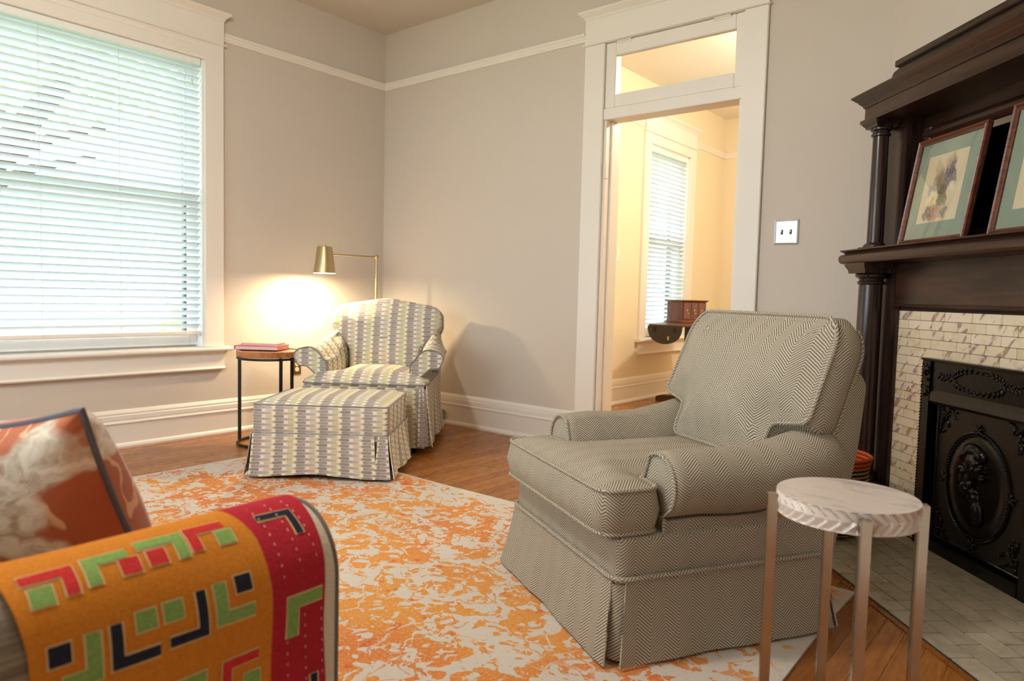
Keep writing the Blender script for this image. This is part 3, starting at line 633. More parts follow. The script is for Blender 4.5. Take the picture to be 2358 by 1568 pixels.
mt = thing('fireplace_mantel', 'tall dark mahogany fireplace mantel with columns and shelf', 'mantel', D, RZM)
def mirror_s(f):
    f(False); f(True)
def S(s, fl): return Ls-s if fl else s
def sbox(g, a, b, *r):
    a, b = min(a, b), max(a, b); return g.box(a, b, *r)
for flp in (False, True):
    g = mg(); sbox(g, S(.13, flp), S(.345, flp), -.135, 0, 0, 1.18); g.build('pilaster', MAHOG_Z, mt, bevel=.004)
    g = mg(); sbox(g, S(.345, flp), S(.362, flp), -.135, -.10, 0, .985); g.build('inner_reveal', MAHOG_Z, mt, bevel=.002)
    g = mg(); sbox(g, S(.325, flp), S(.352, flp), -.144, -.13, 0, .99); g.build('moulding', MAHOG_Z, mt, bevel=.005)
    cs = S(.262, flp); c = (cs, -.200, 0)
    def sq(gg, h, z0, z1): return gg.rectloft([(cs-h, cs+h, -.200-h, -.200+h, z0), (cs-h, cs+h, -.200-h, -.200+h, z1)])
    g = mg(); sq(g, .075, 0.006, .16); sq(g, .07, .16, .19); g.build('column_plinth', MAHOG_Z, mt, bevel=.004)
    g = mg(); g.lathe([(.066, .19), (.068, .20), (.064, .215), (.054, .222), (.053, .24), (.0525, .5), (.050, 1.06), (.049, 1.085)], 28, c); g.build('column_shaft', MAHOG_Z, mt, angle=30)
    g = mg(); g.lathe([(.049, 1.084), (.056, 1.088), (.058, 1.098), (.050, 1.104), (.052, 1.112), (.066, 1.120), (.068, 1.130), (.060, 1.138)], 28, c); g.rectloft([(cs-.070, cs+.070, -.270, -.130, 1.136), (cs-.072, cs+.072, -.272, -.13, 1.150), (cs-.084, cs+.084, -.284, -.13, 1.172), (cs-.084, cs+.084, -.284, -.13, 1.182)]); g.build('column_capital', MAHOG_Z, mt, angle=30)
    g = mg(); sbox(g, S(.14, flp), S(.345, flp), -.125, 0, 1.246, 1.822); g.build('upper_pilaster', MAHOG_Z, mt, bevel=.004)
    c = (S(.262, flp), -.192, 0)
    g = mg(); g.rectloft([(cs-.052, cs+.052, -.244, -.14, 1.245), (cs-.052, cs+.052, -.244, -.14, 1.256)]); g.lathe([(.050, 1.256), (.050, 1.262), (.042, 1.270), (.035, 1.276), (.0345, 1.4), (.033, 1.74), (.032, 1.752)], 26, c); g.build('upper_column_shaft', MAHOG_Z, mt, angle=30)
    g = mg(); g.lathe([(.032, 1.750), (.040, 1.754), (.041, 1.762), (.034, 1.768), (.036, 1.774), (.045, 1.780), (.046, 1.788), (.042, 1.792)], 26, c); g.rectloft([(cs-.047, cs+.047, -.239, -.145, 1.790), (cs-.048, cs+.048, -.24, -.14, 1.798), (cs-.060, cs+.060, -.252, -.13, 1.812), (cs-.060, cs+.060, -.252, -.13, 1.822)]); g.build('upper_column_capital', MAHOG_Z, mt, angle=30)
mg().box(.345, 1.475, -.135, -.02, .985, 1.18).build('frieze_board', MAHOG_X, mt, bevel=.003)
mg().prism([(-.135, .985), (-.140, .985), (-.144, .992), (-.140, 1.000), (-.135, 1.002)], 'x', .345, 1.475).build('lower_moulding', MAHOG_X, mt, angle=25)
g = mg(); a0, a1, b = .165, 1.655, .25
prof = [(0, 1.180), (.020, 1.180), (.030, 1.184), (.037, 1.193), (.039, 1.205), (.037, 1.217), (.030, 1.224), (.018, 1.227), (.020, 1.230), (.026, 1.236), (.034, 1.240), (.034, 1.246), (0, 1.247)]
g.rectloft([(a0-d, a1+d, -b-d, 0, z) for d, z in prof]); g.build('mantel_shelf', MAHOG_X, mt, angle=28)
mg().box(.14, 1.68, -.045, 0, 1.247, 1.83).build('back_panel', MAHOG_X, mt)
fr = mg()
ms0, ms1, mz0, mz1 = .375, 1.445, 1.252, 1.765
for a, b_, c_, d_ in ((ms0, ms0+.055, mz0, mz1), (ms1-.055, ms1, mz0, mz1)): fr.rings([[(a, -.045, z), (a, -.060, z), (a+.012, -.070, z), (a+.04, -.066, z), (b_, -.052, z), (b_, -.045, z)] for z in (c_, d_)])
for z0_, z1_ in ((mz0, mz0+.05), (mz1-.055, mz1)): fr.rings([[(s_, -.045, z0_), (s_, -.058, z0_), (s_, -.072, z0_+.02), (s_, -.072, z0_+.035), (s_, -.058, z1_), (s_, -.045, z1_)] for s_ in (ms0, ms1)])
fr.build('mirror_frame', MAHOG_X, mt, angle=25)
mg().box(ms0+.05, ms1-.05, -.050, -.044, mz0+.045, mz1-.05).build('mirror', MIRROR, mt)
g = mg(); a0, a1, b = .20, 1.62, .238
prof = [(-.0, 1.820), (.014, 1.820), (.014, 1.834), (.0, 1.840), (0, 1.888), (.006, 1.890), (.006, 1.896), (.010, 1.902), (.018, 1.910), (.022, 1.914), (.022, 1.918), (.030, 1.924), (.042, 1.936), (.046, 1.940), (.046, 1.946), (.0, 1.952)]
g.rectloft([(a0-d, a1+d, -b-d, 0, z) for d, z in prof]); g.build('cornice', MAHOG_X, mt, angle=28)
g = mg(); P = [(.255, 1.950)]+[(.255+.03*(1-math.cos(t)), 2.010+.03*math.sin(t)) for t in [i*PI/12 for i in range(7)]]+[(.305, 2.044), (.305, 2.072), (Ls-.305, 2.072), (Ls-.305, 2.044)]+[(Ls-.255-.03*(1-math.cos(t)), 2.010+.03*math.sin(t)) for t in [PI/2-i*PI/12 for i in range(7)]]+[(Ls-.255, 1.950)]
g.rings([[(s_, y, z) for s_, z in P] for y in (-.155, 0)]); g.box(.303, Ls-.303, -.172, 0, 2.046, 2.074); g.build('crest_board', MAHOG_X, mt, bevel=.003)

# ---- cast-iron fireplace cover
fb = thing('fireplace_cover', 'ornate black cast iron fireplace cover with oval cameo relief', 'fireplace cover', D, RZM)
cx, cz = .910, .322
g = mg().box(FB0, FB0+.058, -.150, -.06, .004, FBZ).box(FB1-.058, FB1, -.150, -.06, .004, FBZ).box(FB0+.058, FB1-.058, -.142, -.06, .655, FBZ).box(FB0+.058, FB1-.058, -.150, -.06, .004, .055); g.prism([(-.06, FBZ-.004), (-.152, FBZ-.004), (-.160, FBZ+.002), (-.156, FBZ+.008), (-.06, FBZ+.008)], 'x', FB0, FB1); g.build('outer_frame', IRON, fb, bevel=.004)
mg().rings([[(s_, -.100-.0, .60), (s_, -.142, .600), (s_, -.152, .612), (s_, -.150, .640), (s_, -.140, .657), (s_, -.1, .657)] for s_ in (FB0+.062, FB1-.062)]).build('hood_roll', IRON2, fb, angle=40)
pa, pb, pz0, pz1 = FB0+.075, FB1-.075, .062, .612
mg().box(pa, pb, -.118, -.07, pz0, pz1).build('door_panel', IRON2, fb, bevel=.003)
g = mg()
for s_ in (pa+.006, pb-.006): g.tube([(s_, -.120, pz0), (s_, -.120, pz1)], .006, 8)
for z_ in (pz0+.006, pz1-.006): g.tube([(pa, -.120, z_), (pb, -.120, z_)], .006, 8)
g.build('panel_rim', IRON, fb)
def ovalp(k, rs=.160, rz=.190): return (cx+rs*math.cos(k), -.121, cz+rz*math.sin(k))
g = mg(); g.rings([[(cx+.163*q*math.cos(t*PI/24), -.118-(.0 if q > .96 else .004), cz+.192*q*math.sin(t*PI/24)) for t in range(48)] for q in (1.05, 1.0, .94, .7)], cap0=False); g.build('oval_field', IRON, fb)
g = mg(); g.tube([ovalp(i*PI/36, .172, .203) for i in range(72)], .0055, 8, loop=True)
g.build('oval_ring', IRON, fb)
g = mg(); nb = 92
for i in range(nb):
    p = ovalp(2*PI*i/nb, .163, .193); g.ell((p[0], -.125, p[2]), (.0042, .0042, .0042), n=6, m=4)
g.build('beading', IRON, fb, kind='stuff')
def leaf(g, s_, z_, a, L, wd=.35, o=.121, th=.006): g.ell((s_+math.cos(a)*L/2, -o, z_+math.sin(a)*L/2), (L/2, th, L*wd/2), (-a, 'Y'), 7, 5)
# cameo: head, cap, curls, neck, drapery as one relief
g = mg()
for (s_, z_, rx, rz_, th) in ((.895, .405, .048, .060, .030), (.925, .385, .030, .034, .026), (.885, .455, .050, .030, .026), (.925, .440, .034, .030, .024), (.878, .345, .026, .05, .020), (.872, .300, .060, .022, .020), (.900, .280, .036, .024, .018), (.925, .235, .032, .036, .022), (.930, .205, .028, .03, .020), (.95, .365, .012, .012, .02), (.952, .39, .013, .010, .018)):
    g.ell((s_, -.120, z_), (rx, th, rz_), n=14, m=10)
for i in range(14):
    t = i/13; g.ell((.850+.105*t, -.136-.004*math.sin(i*1.7), .425-.045*t+.018*math.sin(i*2.3)), (.017, .012, .009), (-.7+.5*math.sin(i*3.1), 'Y'), 8, 6)
for i in range(9):
    t = i/8; g.ell((.862+.03*math.sin(i*2.), -.134, .40-.085*t), (.012, .010, .016), (.5*math.sin(i*4.), 'Y'), 8, 6)
g.tube([(.845+.012*math.sin(t*.7), -.126, .44-.022*t) for t in range(7)], .006, 7); g.tube([(.90+.055*math.sin(t*.4), -.128, .275-.016*t) for t in range(7)], .005, 7)
cameo = g.build('cameo_relief', IRON, fb, angle=80)
md = cameo.modifiers.new('remesh', 'REMESH'); md.mode = 'VOXEL'; md.voxel_size = .0036; md.use_smooth_shade = True
g = mg(); rnd = random.Random(3)
for i in range(56):      # wreath on the frieze
    t = 2*PI*i/56; leaf(g, cx+.128*math.cos(t), .715+.034*math.sin(t), t+1.2*(-1)**i+.3*rnd.random(), .024, .42, .143, .005)
for sg in (-1, 1):
    for i in range(9): leaf(g, cx+sg*(.14+.009*i), .715+.004*math.sin(i), (0 if sg > 0 else PI)+.9*(-1)**i, .020, .4, .143, .004)
g.build('wreath', IRON, fb, kind='stuff')
g = mg()
for (s_, z_, ds, dz) in ((pa+.03, pz1-.03, 1, -1), (pb-.03, pz1-.03, -1, -1), (pa+.03, pz0+.03, 1, 1), (pb-.03, pz0+.03, -1, 1)):
    for i in range(16):
        q = rnd.random()*.075; e_ = rnd.random(); leaf(g, s_+ds*q*e_, z_+dz*q*(1-e_)*1.5, rnd.uniform(-PI, PI), .028, .4, .120, .006)
    g.tube([(s_+ds*.07*t, -.121, z_+dz*.012*math.sin(t*5)) for t in [i/8 for i in range(9)]], .004, 6); g.tube([(s_+ds*.012*math.sin(t*5), -.121, z_+dz*.10*t) for t in [i/8 for i in range(9)]], .004, 6)
for (s_, z_) in ((cx-.175, cz), (cx+.175, cz), (cx, cz+.215), (cx, cz-.222)):
    for i in range(6): leaf(g, s_, z_, i*PI/3+.3, .026, .45, .124, .006)
g.build('leaf_ornament', IRON, fb, kind='stuff')
g = mg()
for s_ in (FB0+.03, FB1-.03):
    g.ell((s_, -.152, .735), (.019, .012, .019), n=10, m=8)
    for i in range(8): leaf(g, s_, .735, i*PI/4, .026, .45, .152, .006)
    g.box(s_-.02, s_+.02, -.157, -.148, .66, .668).box(s_-.016, s_+.016, -.156, -.148, .69, .70); g.ell((s_, -.152, .64), (.014, .01, .016), n=8, m=6)
for i in range(60): g.ell((FB0+.006, -.151, .02+.0125*i), (.0035, .0035, .0035), n=5, m=4)
g.build('frame_ornament', IRON, fb, kind='stuff')

# ---- pictures on the shelf
def picture(nm, label, s0, wd, ht, art, o_b, tilt, parts=True):
    p0 = D+U*(s0+wd/2)+MV*o_b; t = thing(nm, label, 'picture', (p0.x, p0.y, 1.2475), RZM, rx=-tilt)
    h = wd/2; fw = .024
    prof = [(0, 0), (0, -.016), (.004, -.021), (.009, -.017), (.013, -.020), (.018, -.014), (fw, -.012), (fw, 0)]
    for (a, b_) in (((-h, 0), (-h, ht)), ((-h, ht), (h, ht)), ((h, ht), (h, 0)), ((h, 0), (-h, 0))):
        v = Vector((b_[0]-a[0], b_[1]-a[1])).normalized(); nn = Vector((v.y, -v.x)); RR = []
        for p, e_ in ((Vector(a), 1), (Vector(b_), -1)): RR.append([(p.x+nn.x*d+v.x*d*e_, y, p.y+nn.y*d+v.y*d*e_) for d, y in prof])
        G().rings(RR).build('frame_side', FRAMEWOOD, t, angle=25)
    G().box(-h+.003, h-.003, 0, .006, .003, ht-.003).build('backing', plain('dark_backing', srgb(40, 32, 28), .9), t)
    G().box(-h+fw-.003, h-fw+.003, -.006, -.001, fw-.003, ht-fw+.003).build('mat_board', MATB, t)
    ax0, ax1, az0, az1 = -h+fw+.062, h-fw-.062, fw+.066, ht-fw-.058
    G().add([(ax0, -.0066, az0), (ax1, -.0066, az0), (ax1, -.0066, az1), (ax0, -.0066, az1)], [(0, 1, 2, 3)], [[(0, 0), (1, 0), (1, 1), (0, 1)]]).build('print', art, t)
    G().box(-h+fw-.003, h-fw+.003, -.010, -.0085, fw-.003, ht-fw+.003).build('glass', PICGL, t)
    return t
picture('framed_picture', 'framed floral watercolour with sage mat next to the mantel column', .415, .415, .455, ART1, .165, R(9.5))
picture('framed_picture', 'framed botanical print with a small yellow bloom, sage mat', .955, .415, .475, ART2, .165, R(9))

# ================================================================ RUG
RX0, RX1, RY0, RY1 = .765, 4.000, -3.78, -1.283
g = G(); nx, ny = 60, 48; cxr, cyr = (RX0+RX1)/2, (RY0+RY1)/2; grid = []
for i in range(nx+1):
    row = []
    for j in range(ny+1):
        x = (i/nx-.5)*(RX1-RX0); y = (j/ny-.5)*(RY1-RY0); ed = max(abs(x)/((RX1-RX0)/2), abs(y)/((RY1-RY0)/2))
        row.append((x+(.006*math.sin(y*5) if i in (0, nx) else 0), y+(.006*math.sin(x*4) if j in (0, ny) else 0), .0105 if ed < .995 else .008))
    grid.append(row)
rug = tag(g.sheet(grid, .008).build('area_rug', RUG), 'large orange and cream distressed rug under the armchairs', 'rug'); rug.location = (cxr, cyr, 0)
RUGZ = .0105

# ================================================================ soft furniture helpers
def skirt(parent, mat, p0, p1, nrm, zt, zb, flare, name='skirt_panel', wave=.004, lift=0., ph=0., seamlift=0.):
    p0, p1, nrm = Vector(p0), Vector(p1), Vector(nrm); n = 26; m = 8; grid = []
    ext = (p1-p0).normalized()*flare
    for i in range(n+1):
        q = i/n; row = []
        for j in range(m+1):
            t = j/m; k = t**1.3
            p = (p0-ext*k).lerp(p1+ext*k, q)
            o = flare*k+wave*k*math.sin(q*9+ph)+wave*.6*k*math.sin(q*21+ph*2)
            z = zt+(zb-zt)*t+lift*k*math.sin(PI*q)**2+seamlift*(1-t)*math.sin(q*7+ph)
            row.append((p.x+nrm.x*o, p.y+nrm.y*o, z))
        grid.append(row)
    return G().sheet(grid, .005).build(name, mat, parent, angle=60)

# ================================================================ GREEN HERRINGBONE ARMCHAIR  (local x: to its viewer-right, y: to its back)
GA = math.atan2(-.496, .868)
gc = thing('armchair', 'sage and beige herringbone armchair with rolled arms and kick-pleat skirt', 'armchair', (3.64, -2.308, RUGZ), GA)
X0, X1, Y0, Y1 = -.775, -.028, .035, .745
ZS = .228
# seat deck / base band
P = round_poly([(X0, Y0), (X1, Y0), (X1, Y1), (X0, Y1)], .035)
g = G(); cushion(g, P, .06, .345, .02, .004); g.build('base', HERR, gc, angle=60)
g = G(); pipe_loop(g, P, ZS+.004, -.009, .0075); g.build('skirt_piping', HERR, gc)
skirt(gc, HERR, (X0+.006, Y0-.004, 0), (X1-.020, Y0-.004, 0), (0, -1, 0), ZS, .008, .036, ph=.4)
skirt(gc, HERR, (X1+.004, Y0+.022, 0), (X1+.004, Y1-.006, 0), (1, 0, 0), ZS, .008, .030, ph=1.3)
skirt(gc, HERR, (X0-.004, Y1, 0), (X0-.004, Y0+.01, 0), (-1, 0, 0), ZS, .008, .034, ph=2.3)
skirt(gc, HERR, (X1, Y1+.004, 0), (X0, Y1+.004, 0), (0, 1, 0), ZS, .008, .03, ph=.9)
for (cx_, cy_, sx, sy) in ((X1, Y0, 1, -1), (X0, Y0, -1, -1)):       # pleat inserts behind the corner slits
    gr = []
    for i in range(9):
        a = -.6+1.2*i/8+(-PI/4 if sx > 0 else -3*PI/4); row = []
        for j in range(6):
            t = j/5; rr = .012+.012*t; row.append((cx_-sx*.03+math.cos(a)*(.04+.012*t)*(.82+.0*t), cy_-sy*.03+math.sin(a)*(.04+.012*t)*.82, ZS-.012+(.012-ZS+.012)*t))
        gr.append(row)
    G().sheet(gr, .004).build('pleat_insert', HERR, gc, angle=60)
# rolled arms
def arm_section(side, roll_c, roll_r, zin, drop, xin):
    """closed cross-section in (x,z); side=+1 right arm.  xin: inner face"""
    xc, zc = roll_c; pts = []
    xo = X1-.012 if side > 0 else X0+.012
    pts.append((xo, .225)); pts.append((xo, .30)); pts.append((xo+side*.0, zc-roll_r*1.02))
    a0 = -PI/2+.15
    for k in range(19):
        a = a0+(PI*1.12)*k/18; pts.append((xc+side*roll_r*math.cos(a), zc+roll_r*math.sin(a)))
    pts.append((xin, zin)); pts.append((xin, (zin+.225)/2)); pts.append((xin, .225))
    return pts
for side in (1, -1):
    RR = []; ys = [.185, .190, .215, .30, .40, .50, .60, .68, .74, .775, .79]
    for y in ys:
        t = (y-.185)/.6; e_ = 0.0
        rise = .055*max(0, (t-.35)/.65)**1.5+.006*math.sin(t*9)
        rr = .092+.008*t
        if y < .19: rr -= .010
        if y > .76: rr -= (y-.76)*.9
        xc = (X1-.052 if side > 0 else X0+.052)+side*.008*math.sin(t*3)
        zc = .468+rise*.9
        if y > .72: zc -= (y-.72)*.10
        xin = xc-side*(.098)
        RR.append([(x, y, z) for x, z in arm_section(side, (xc, zc), rr, zc-.05, .4, xin)])
    g = G(); g.rings(RR, uv=True, swap=True); g.build('arm', HERR, gc, angle=70)
    fr_ = arm_section(side, (X1-.052 if side > 0 else X0+.052, .468), .086, .418, .4, (X1-.145 if side > 0 else X0+.145))
    g = G(); g.tube([(x, .183, z) for x, z in fr_], .0058, 6); g.build('arm_piping', HERR, gc)
# seat cushion (T)
TP = round_poly([(X0+.006, -.014), (X1-.006, -.014), (X1-.006, .168), (X1-.140, .176), (X1-.140, .66), (X0+.140, .66), (X0+.140, .176), (X0+.006, .168)], [.06, .06, .05, .03, .03, .03, .03, .05], 7, .025)
g = G(); cushion(g, TP, .345, .474, .020, .032, .0, cen=((X0+X1)/2, .12), nr=7, bulge=.010); sc_ = g.build('seat_cushion', HERR, gc, angle=70)
g = G(); pipe_loop(g, TP, .470, .003, .0062); pipe_loop(g, TP, .352, .003, .0062); g.build('cushion_piping', HERR, sc_)
# outer back
TB = Matrix.Translation((0, .70, .16)) @ Matrix.Rotation(R(78), 4, 'X')       # local: x, y'=up the back, z'=towards the front (negative y)
OB = round_poly([(X0+.0, 0), (X1-.0, 0), (X1+.01, .40), (X1-.012, .645), (X0+.012, .645), (X0-.01, .40)], [.02, .02, .1, .07, .07, .1], 6, .04)
g = G(); cushion(g, OB, -.085, .035, .030, .0, .0, T=TB); g.build('outer_back', HERR, gc, angle=70)
# back cushion with ears over the arms
TC = Matrix.Translation((0, .640, .470)) @ Matrix.Rotation(R(68), 4, 'X')
CW0, CW1 = X0+.135, X1-.135
BP = round_poly([(CW0, 0), (CW1, 0), (CW1, .125), (X1+.010, .150), (X1+.006, .43), (X1-.040, .500), (X0+.060, .500), (X0+.012, .43), (X0+.0, .150), (CW0, .125)], [.05, .05, .03, .04, .13, .11, .11, .13, .04, .03], 7, .025)
g = G(); cushion(g, BP, -.075, .055, .035, .058, .0, cen=((X0+X1)/2, .27), T=TC, nr=8, bulge=.012); bc_ = g.build('back_cushion', HERR, gc, angle=70)
g = G(); pipe_loop(g, BP, .047, .006, .0066, T=TC); pipe_loop(g, BP, -.066, .006, .0066, T=TC); g.build('cushion_piping', HERR, bc_)
for (x, y) in ((X0+.06, .09), (X1-.06, .09), (X0+.06, .68), (X1-.06, .68)): G().lathe([(.024, .0), (.028, .07)], 12, (x, y, 0)).build('leg', DARKWOOD, gc)

# ================================================================ SLIPCOVERED ARMCHAIR in the corner
PA = math.atan2(.6196, .7849)
pc = thing('armchair', 'armchair in grey and yellow printed slipcover in the corner beside the floor lamp', 'armchair', (1.431, -.865, 0), PA)
WX = .76; ZB = .425
P = round_poly([(-WX+.005, .015), (-.005, .015), (-.02, .80), (-WX+.02, .80)], .03)
g = G(); cushion(g, P, .07, ZB, .02, .0); g.build('base', PILL, pc, angle=60)
skirt(pc, PILL, (-WX, .0, 0), (-.012, .0, 0), (0, -1, 0), ZB, .042, .012, ph=.2, wave=.003)
skirt(pc, PILL, (.0, .012, 0), (-.012, .80, 0), (1, 0, 0), ZB, .050, .030, ph=1.2, wave=.012)
skirt(pc, PILL, (-WX+.01, .80, 0), (-WX, .01, 0), (-1, 0, 0), ZB, .045, .02, ph=2.2, wave=.006)
skirt(pc, PILL, (-.01, .81, 0), (-WX+.01, .81, 0), (0, 1, 0), ZB, .045, .02, ph=.7)
gr = []
for i in range(10):
    a = -PI/4-.9+1.8*i/9; gr.append([(-.035+math.cos(a)*(.038+.022*t+.008*math.sin(i*2.6)*t), .035+math.sin(a)*(.038+.022*t), ZB-.02+(.05-ZB+.02)*t) for t in [j/5 for j in range(6)]])
G().sheet(gr, .004).build('pleat_insert', PILL, pc, angle=60)
# seat
TP = round_poly([(-WX-.008, -.012), (.008, -.012), (.006, .17), (-.10, .18), (-.12, .62), (-WX+.12, .62), (-WX+.10, .18), (-WX-.006, .17)], [.07, .07, .05, .03, .03, .03, .03, .05], 7, .03)
g = G(); cushion(g, TP, ZB-.02, ZB+.030, .022, .052, .0, cen=(-WX/2, .14), nr=7); sc_ = g.build('seat_cushion', PILL, pc, angle=70)
g = G(); pipe_loop(g, TP, ZB+.004, -.003, .0036); g.build('seat_piping', PILLPIPE, sc_)
# flared, rolled arms
def parm(side, y, t):
    xb = -.035 if side > 0 else -WX+.035; s = side
    top = .635+.075*t**1.6; out = .115-.045*t
    prof = [(-.015, .40), (-.02, .455), (.012, .490), (.040, .515), (.060, .520), (out*.86, .525), (out+.0, .552), (out+.012, .585), (out-.008, .620), (out-.045, top-.002), (out-.085, top+.004), (.0-.02, top-.018), (-.058, top-.07), (-.075, .555), (-.082, .50), (-.080, .40)]
    out_ = []; m_n = len(prof)
    for i in range(m_n-1):          # smooth the outline
        p0, p1, p2, p3 = prof[max(i-1, 0)], prof[i], prof[i+1], prof[min(i+2, m_n-1)]
        for q in (0, 1/3, 2/3): out_.append(tuple(.5*(2*p1[k]+(p2[k]-p0[k])*q+(2*p0[k]-5*p1[k]+4*p2[k]-p3[k])*q*q+(3*p1[k]-p0[k]-3*p2[k]+p3[k])*q**3) for k in (0, 1)))
    out_.append(prof[-1])
    return [(xb+s*a, y, z) for a, z in out_]
for side in (1, -1):
    RR = [parm(side, y, t) for y, t in ((.112, 0), (.116, 0), (.20, .08), (.30, .25), (.42, .5), (.54, .8), (.64, 1.0), (.72, 1.05))]
    g = G(); g.rings(RR, uv=True, swap=True); o = g.build('arm', PILL, pc, angle=70)
    g = G(); g.tube([(x, y+.002, z) for x, y, z in parm(side, .109, 0)], .0048, 6); g.build('arm_piping', PILLPIPE, pc)
# back
TB = Matrix.Translation((0, .62, .40)) @ Matrix.Rotation(R(76), 4, 'X')
BP = round_poly([(-WX+.135, 0), (-.135, 0), (-.125, .20), (-.03, .285), (.012, .36), (.008, .465), (-.05, .515), (-WX/2, .572), (-WX+.05, .515), (-WX-.008, .465), (-WX-.012, .36), (-WX+.03, .285), (-WX+.125, .20)], [.02, .02, .06, .06, .07, .06, .06, .25, .06, .06, .07, .06, .06], 6, .03)
g = G(); cushion(g, BP, -.150, .055, .055, .035, .0, cen=(-WX/2, .30), T=TB, nr=7, bulge=.008); g.build('back', PILL, pc, angle=75)
TO = Matrix.Translation((0, .80, 0)) @ Matrix.Rotation(R(86), 4, 'X')
OB = round_poly([(-WX+.02, .06), (-.02, .06), (.0, .60), (-.04, .90), (-WX+.04, .90), (-WX, .60)], [.03, .03, .1, .12, .12, .1], 6, .05)
g = G(); cushion(g, OB, -.045, .05, .03, .0, .0, T=TO); g.build('outer_back', PILL, pc, angle=70)
for (x, y) in ((-WX+.06, .07), (-.07, .06), (-WX+.06, .74), (-.07, .74)): G().lathe([(.020, .0), (.026, .10)], 12, (x, y, 0)).build('leg', BLACKMETAL, pc)

# ================================================================ OTTOMAN
ot = thing('ottoman', 'skirted ottoman in grey and yellow printed slipcover on the rug', 'ottoman', (1.215, -1.905, RUGZ), PA)
WO, DO = .715, .585
P = round_poly([(0, 0), (WO, 0), (WO, DO), (0, DO)], .032)
g = G(); cushion(g, P, .20, .390, .016, .030, nr=6); g.build('top', PILL, ot, angle=60)
g = G(); pipe_loop(g, P, .386, .002, .0034); g.build('top_piping', PILLPIPE, ot); g = G(); pipe_loop(g, P, .236, -.003, .0034); g.build('skirt_piping', PILLPIPE, ot)
skirt(ot, PILL, (.006, -.003, 0), (WO-.07, -.003, 0), (0, -1, 0), .236, .012, .014, lift=.016, ph=.1, wave=.008)
skirt(ot, PILL, (WO+.003, -.003, 0), (WO+.003, DO, 0), (1, 0, 0), .236, .02, .030, ph=1.9, wave=.010)
skirt(ot, PILL, (WO-.05, -.004, 0), (WO+.0, -.004, 0), (0, -1, 0), .236, .014, .022, ph=1.9, wave=.002)
skirt(ot, PILL, (-.003, DO, 0), (-.003, .004, 0), (-1, 0, 0), .236, .02, .030, ph=.8, wave=.006)
skirt(ot, PILL, (WO, DO+.003, 0), (0, DO+.003, 0), (0, 1, 0), .236, .02, .02, ph=.3)
gr = [[(WO-.085+.05*i/6, .012+.010*math.sin(i), .228-.21*j/5) for j in range(6)] for i in range(7)]
G().sheet(gr, .004).build('pleat_insert', PILL, ot, angle=60)
G().box(.03, WO-.03, .03, DO-.03, .05, .21).build('frame', plain('dark_lining', srgb(50, 46, 44), .9), ot)
for (x, y) in ((.05, .05), (WO-.05, .05), (.05, DO-.05), (WO-.05, DO-.05)): G().lathe([(.018, .0), (.022, .06)], 10, (x, y, 0)).build('leg', BLACKMETAL, ot)

# ================================================================ SIDE TABLE + BOOKS
TBX, TBY, TR_ = .478, -1.338, .205
st = thing('side_table', 'round wooden side table with black metal legs beside the slipcovered armchair', 'side table', (TBX, TBY, 0))
G().lathe([(.0, .566), (TR_-.002, .566), (TR_, .568), (TR_, .602), (TR_-.002, .604), (TR_-.020, .604), (TR_-.022, .598), (.0, .598)], 48, cap=False).build('table_top', TABLEWOOD, st, angle=30)
lr = TR_-.008
lp = []
for a in (219.2, 103, 347):
    a = R(a); lp.append(a); G().box(-.009, .009, -.009, .009, .010, .566, T=Matrix.Translation((lr*math.cos(a), lr*math.sin(a), 0)) @ Matrix.Rotation(a, 4, 'Z')).build('leg', BLACKMETAL, st, bevel=.002)
G().tube([(lr*math.cos(t), lr*math.sin(t), .0095) for t in [2*PI*i/48 for i in range(48)]], .009, 8, loop=True).build('base_ring', BLACKMETAL, st)
G().tube([(lr*math.cos(t), lr*math.sin(t), .556) for t in [2*PI*i/48 for i in range(48)]], .008, 8, loop=True).build('top_ring', BLACKMETAL, st)
def book(label, loc, rz, w_, d_, h_, cover):
    b = thing('book', label, 'book', loc, rz, None)
    g = G().box(0, w_, 0, d_, 0, .003).box(0, w_, 0, d_, h_-.003, h_).box(0, .004, 0, d_, 0, h_); g.build('cover', cover, b, bevel=.001); G().box(.005, w_-.005, .004, d_-.004, .003, h_-.003).build('pages', PAPER, b); return b
bz = .6045
ba = math.atan2(.633, .774)
book('coral red hardback lying on the round side table', (TBX-.150, TBY-.165, bz), ba-.05, .285, .215, .026, PINK)
book('pale pink slim book lying on the coral red hardback', (TBX-.150+.0, TBY-.115, bz+.026), ba-.02, .235, .16, .014, PALEBOOK)

# ================================================================ FLOOR LAMP
LX, LY = .42, -.42; HX, HY = .300, -.795; ZA = 1.253
lm = thing('floor_lamp', 'brass floor lamp with a conical metal shade, lit, behind the slipcovered armchair', 'floor lamp', (LX, LY, 0))
G().lathe([(.115, 0), (.118, .006), (.116, .016), (.02, .020), (.012, .03)], 32).build('base', BRASS, lm, angle=30)
G().lathe([(.008, .02), (.008, ZA-.005)], 14).build('pole', BRASS, lm)
G().ell((0, 0, ZA), (.018, .018, .018), n=16, m=10).build('joint', BRASS, lm, angle=60)
ax, ay = HX-LX, HY-LY
G().tube([(0, 0, ZA), (ax*.86, ay*.86, ZA)], .0058, 10).build('arm', BRASS, lm)
zt, zb_ = ZA+.055, ZA-.135
G().lathe([(.0, zt), (.050, zt), (.052, zt-.004), (.078, zb_), (.076, zb_)], 40, (ax, ay, 0), cap=False).build('shade', BRASS, lm, angle=40)
G().lathe([(.0, zt-.004), (.048, zt-.004), (.0755, zb_)], 40, (ax, ay, 0), cap=False).build('shade_lining', SHADEIN, lm, angle=40)
G().lathe([(.012, zt), (.012, zt+.006), (.006, zt+.010), (.006, zt+.022), (.003, zt+.024)], 14, (ax, ay, 0)).build('finial', BRASS, lm)
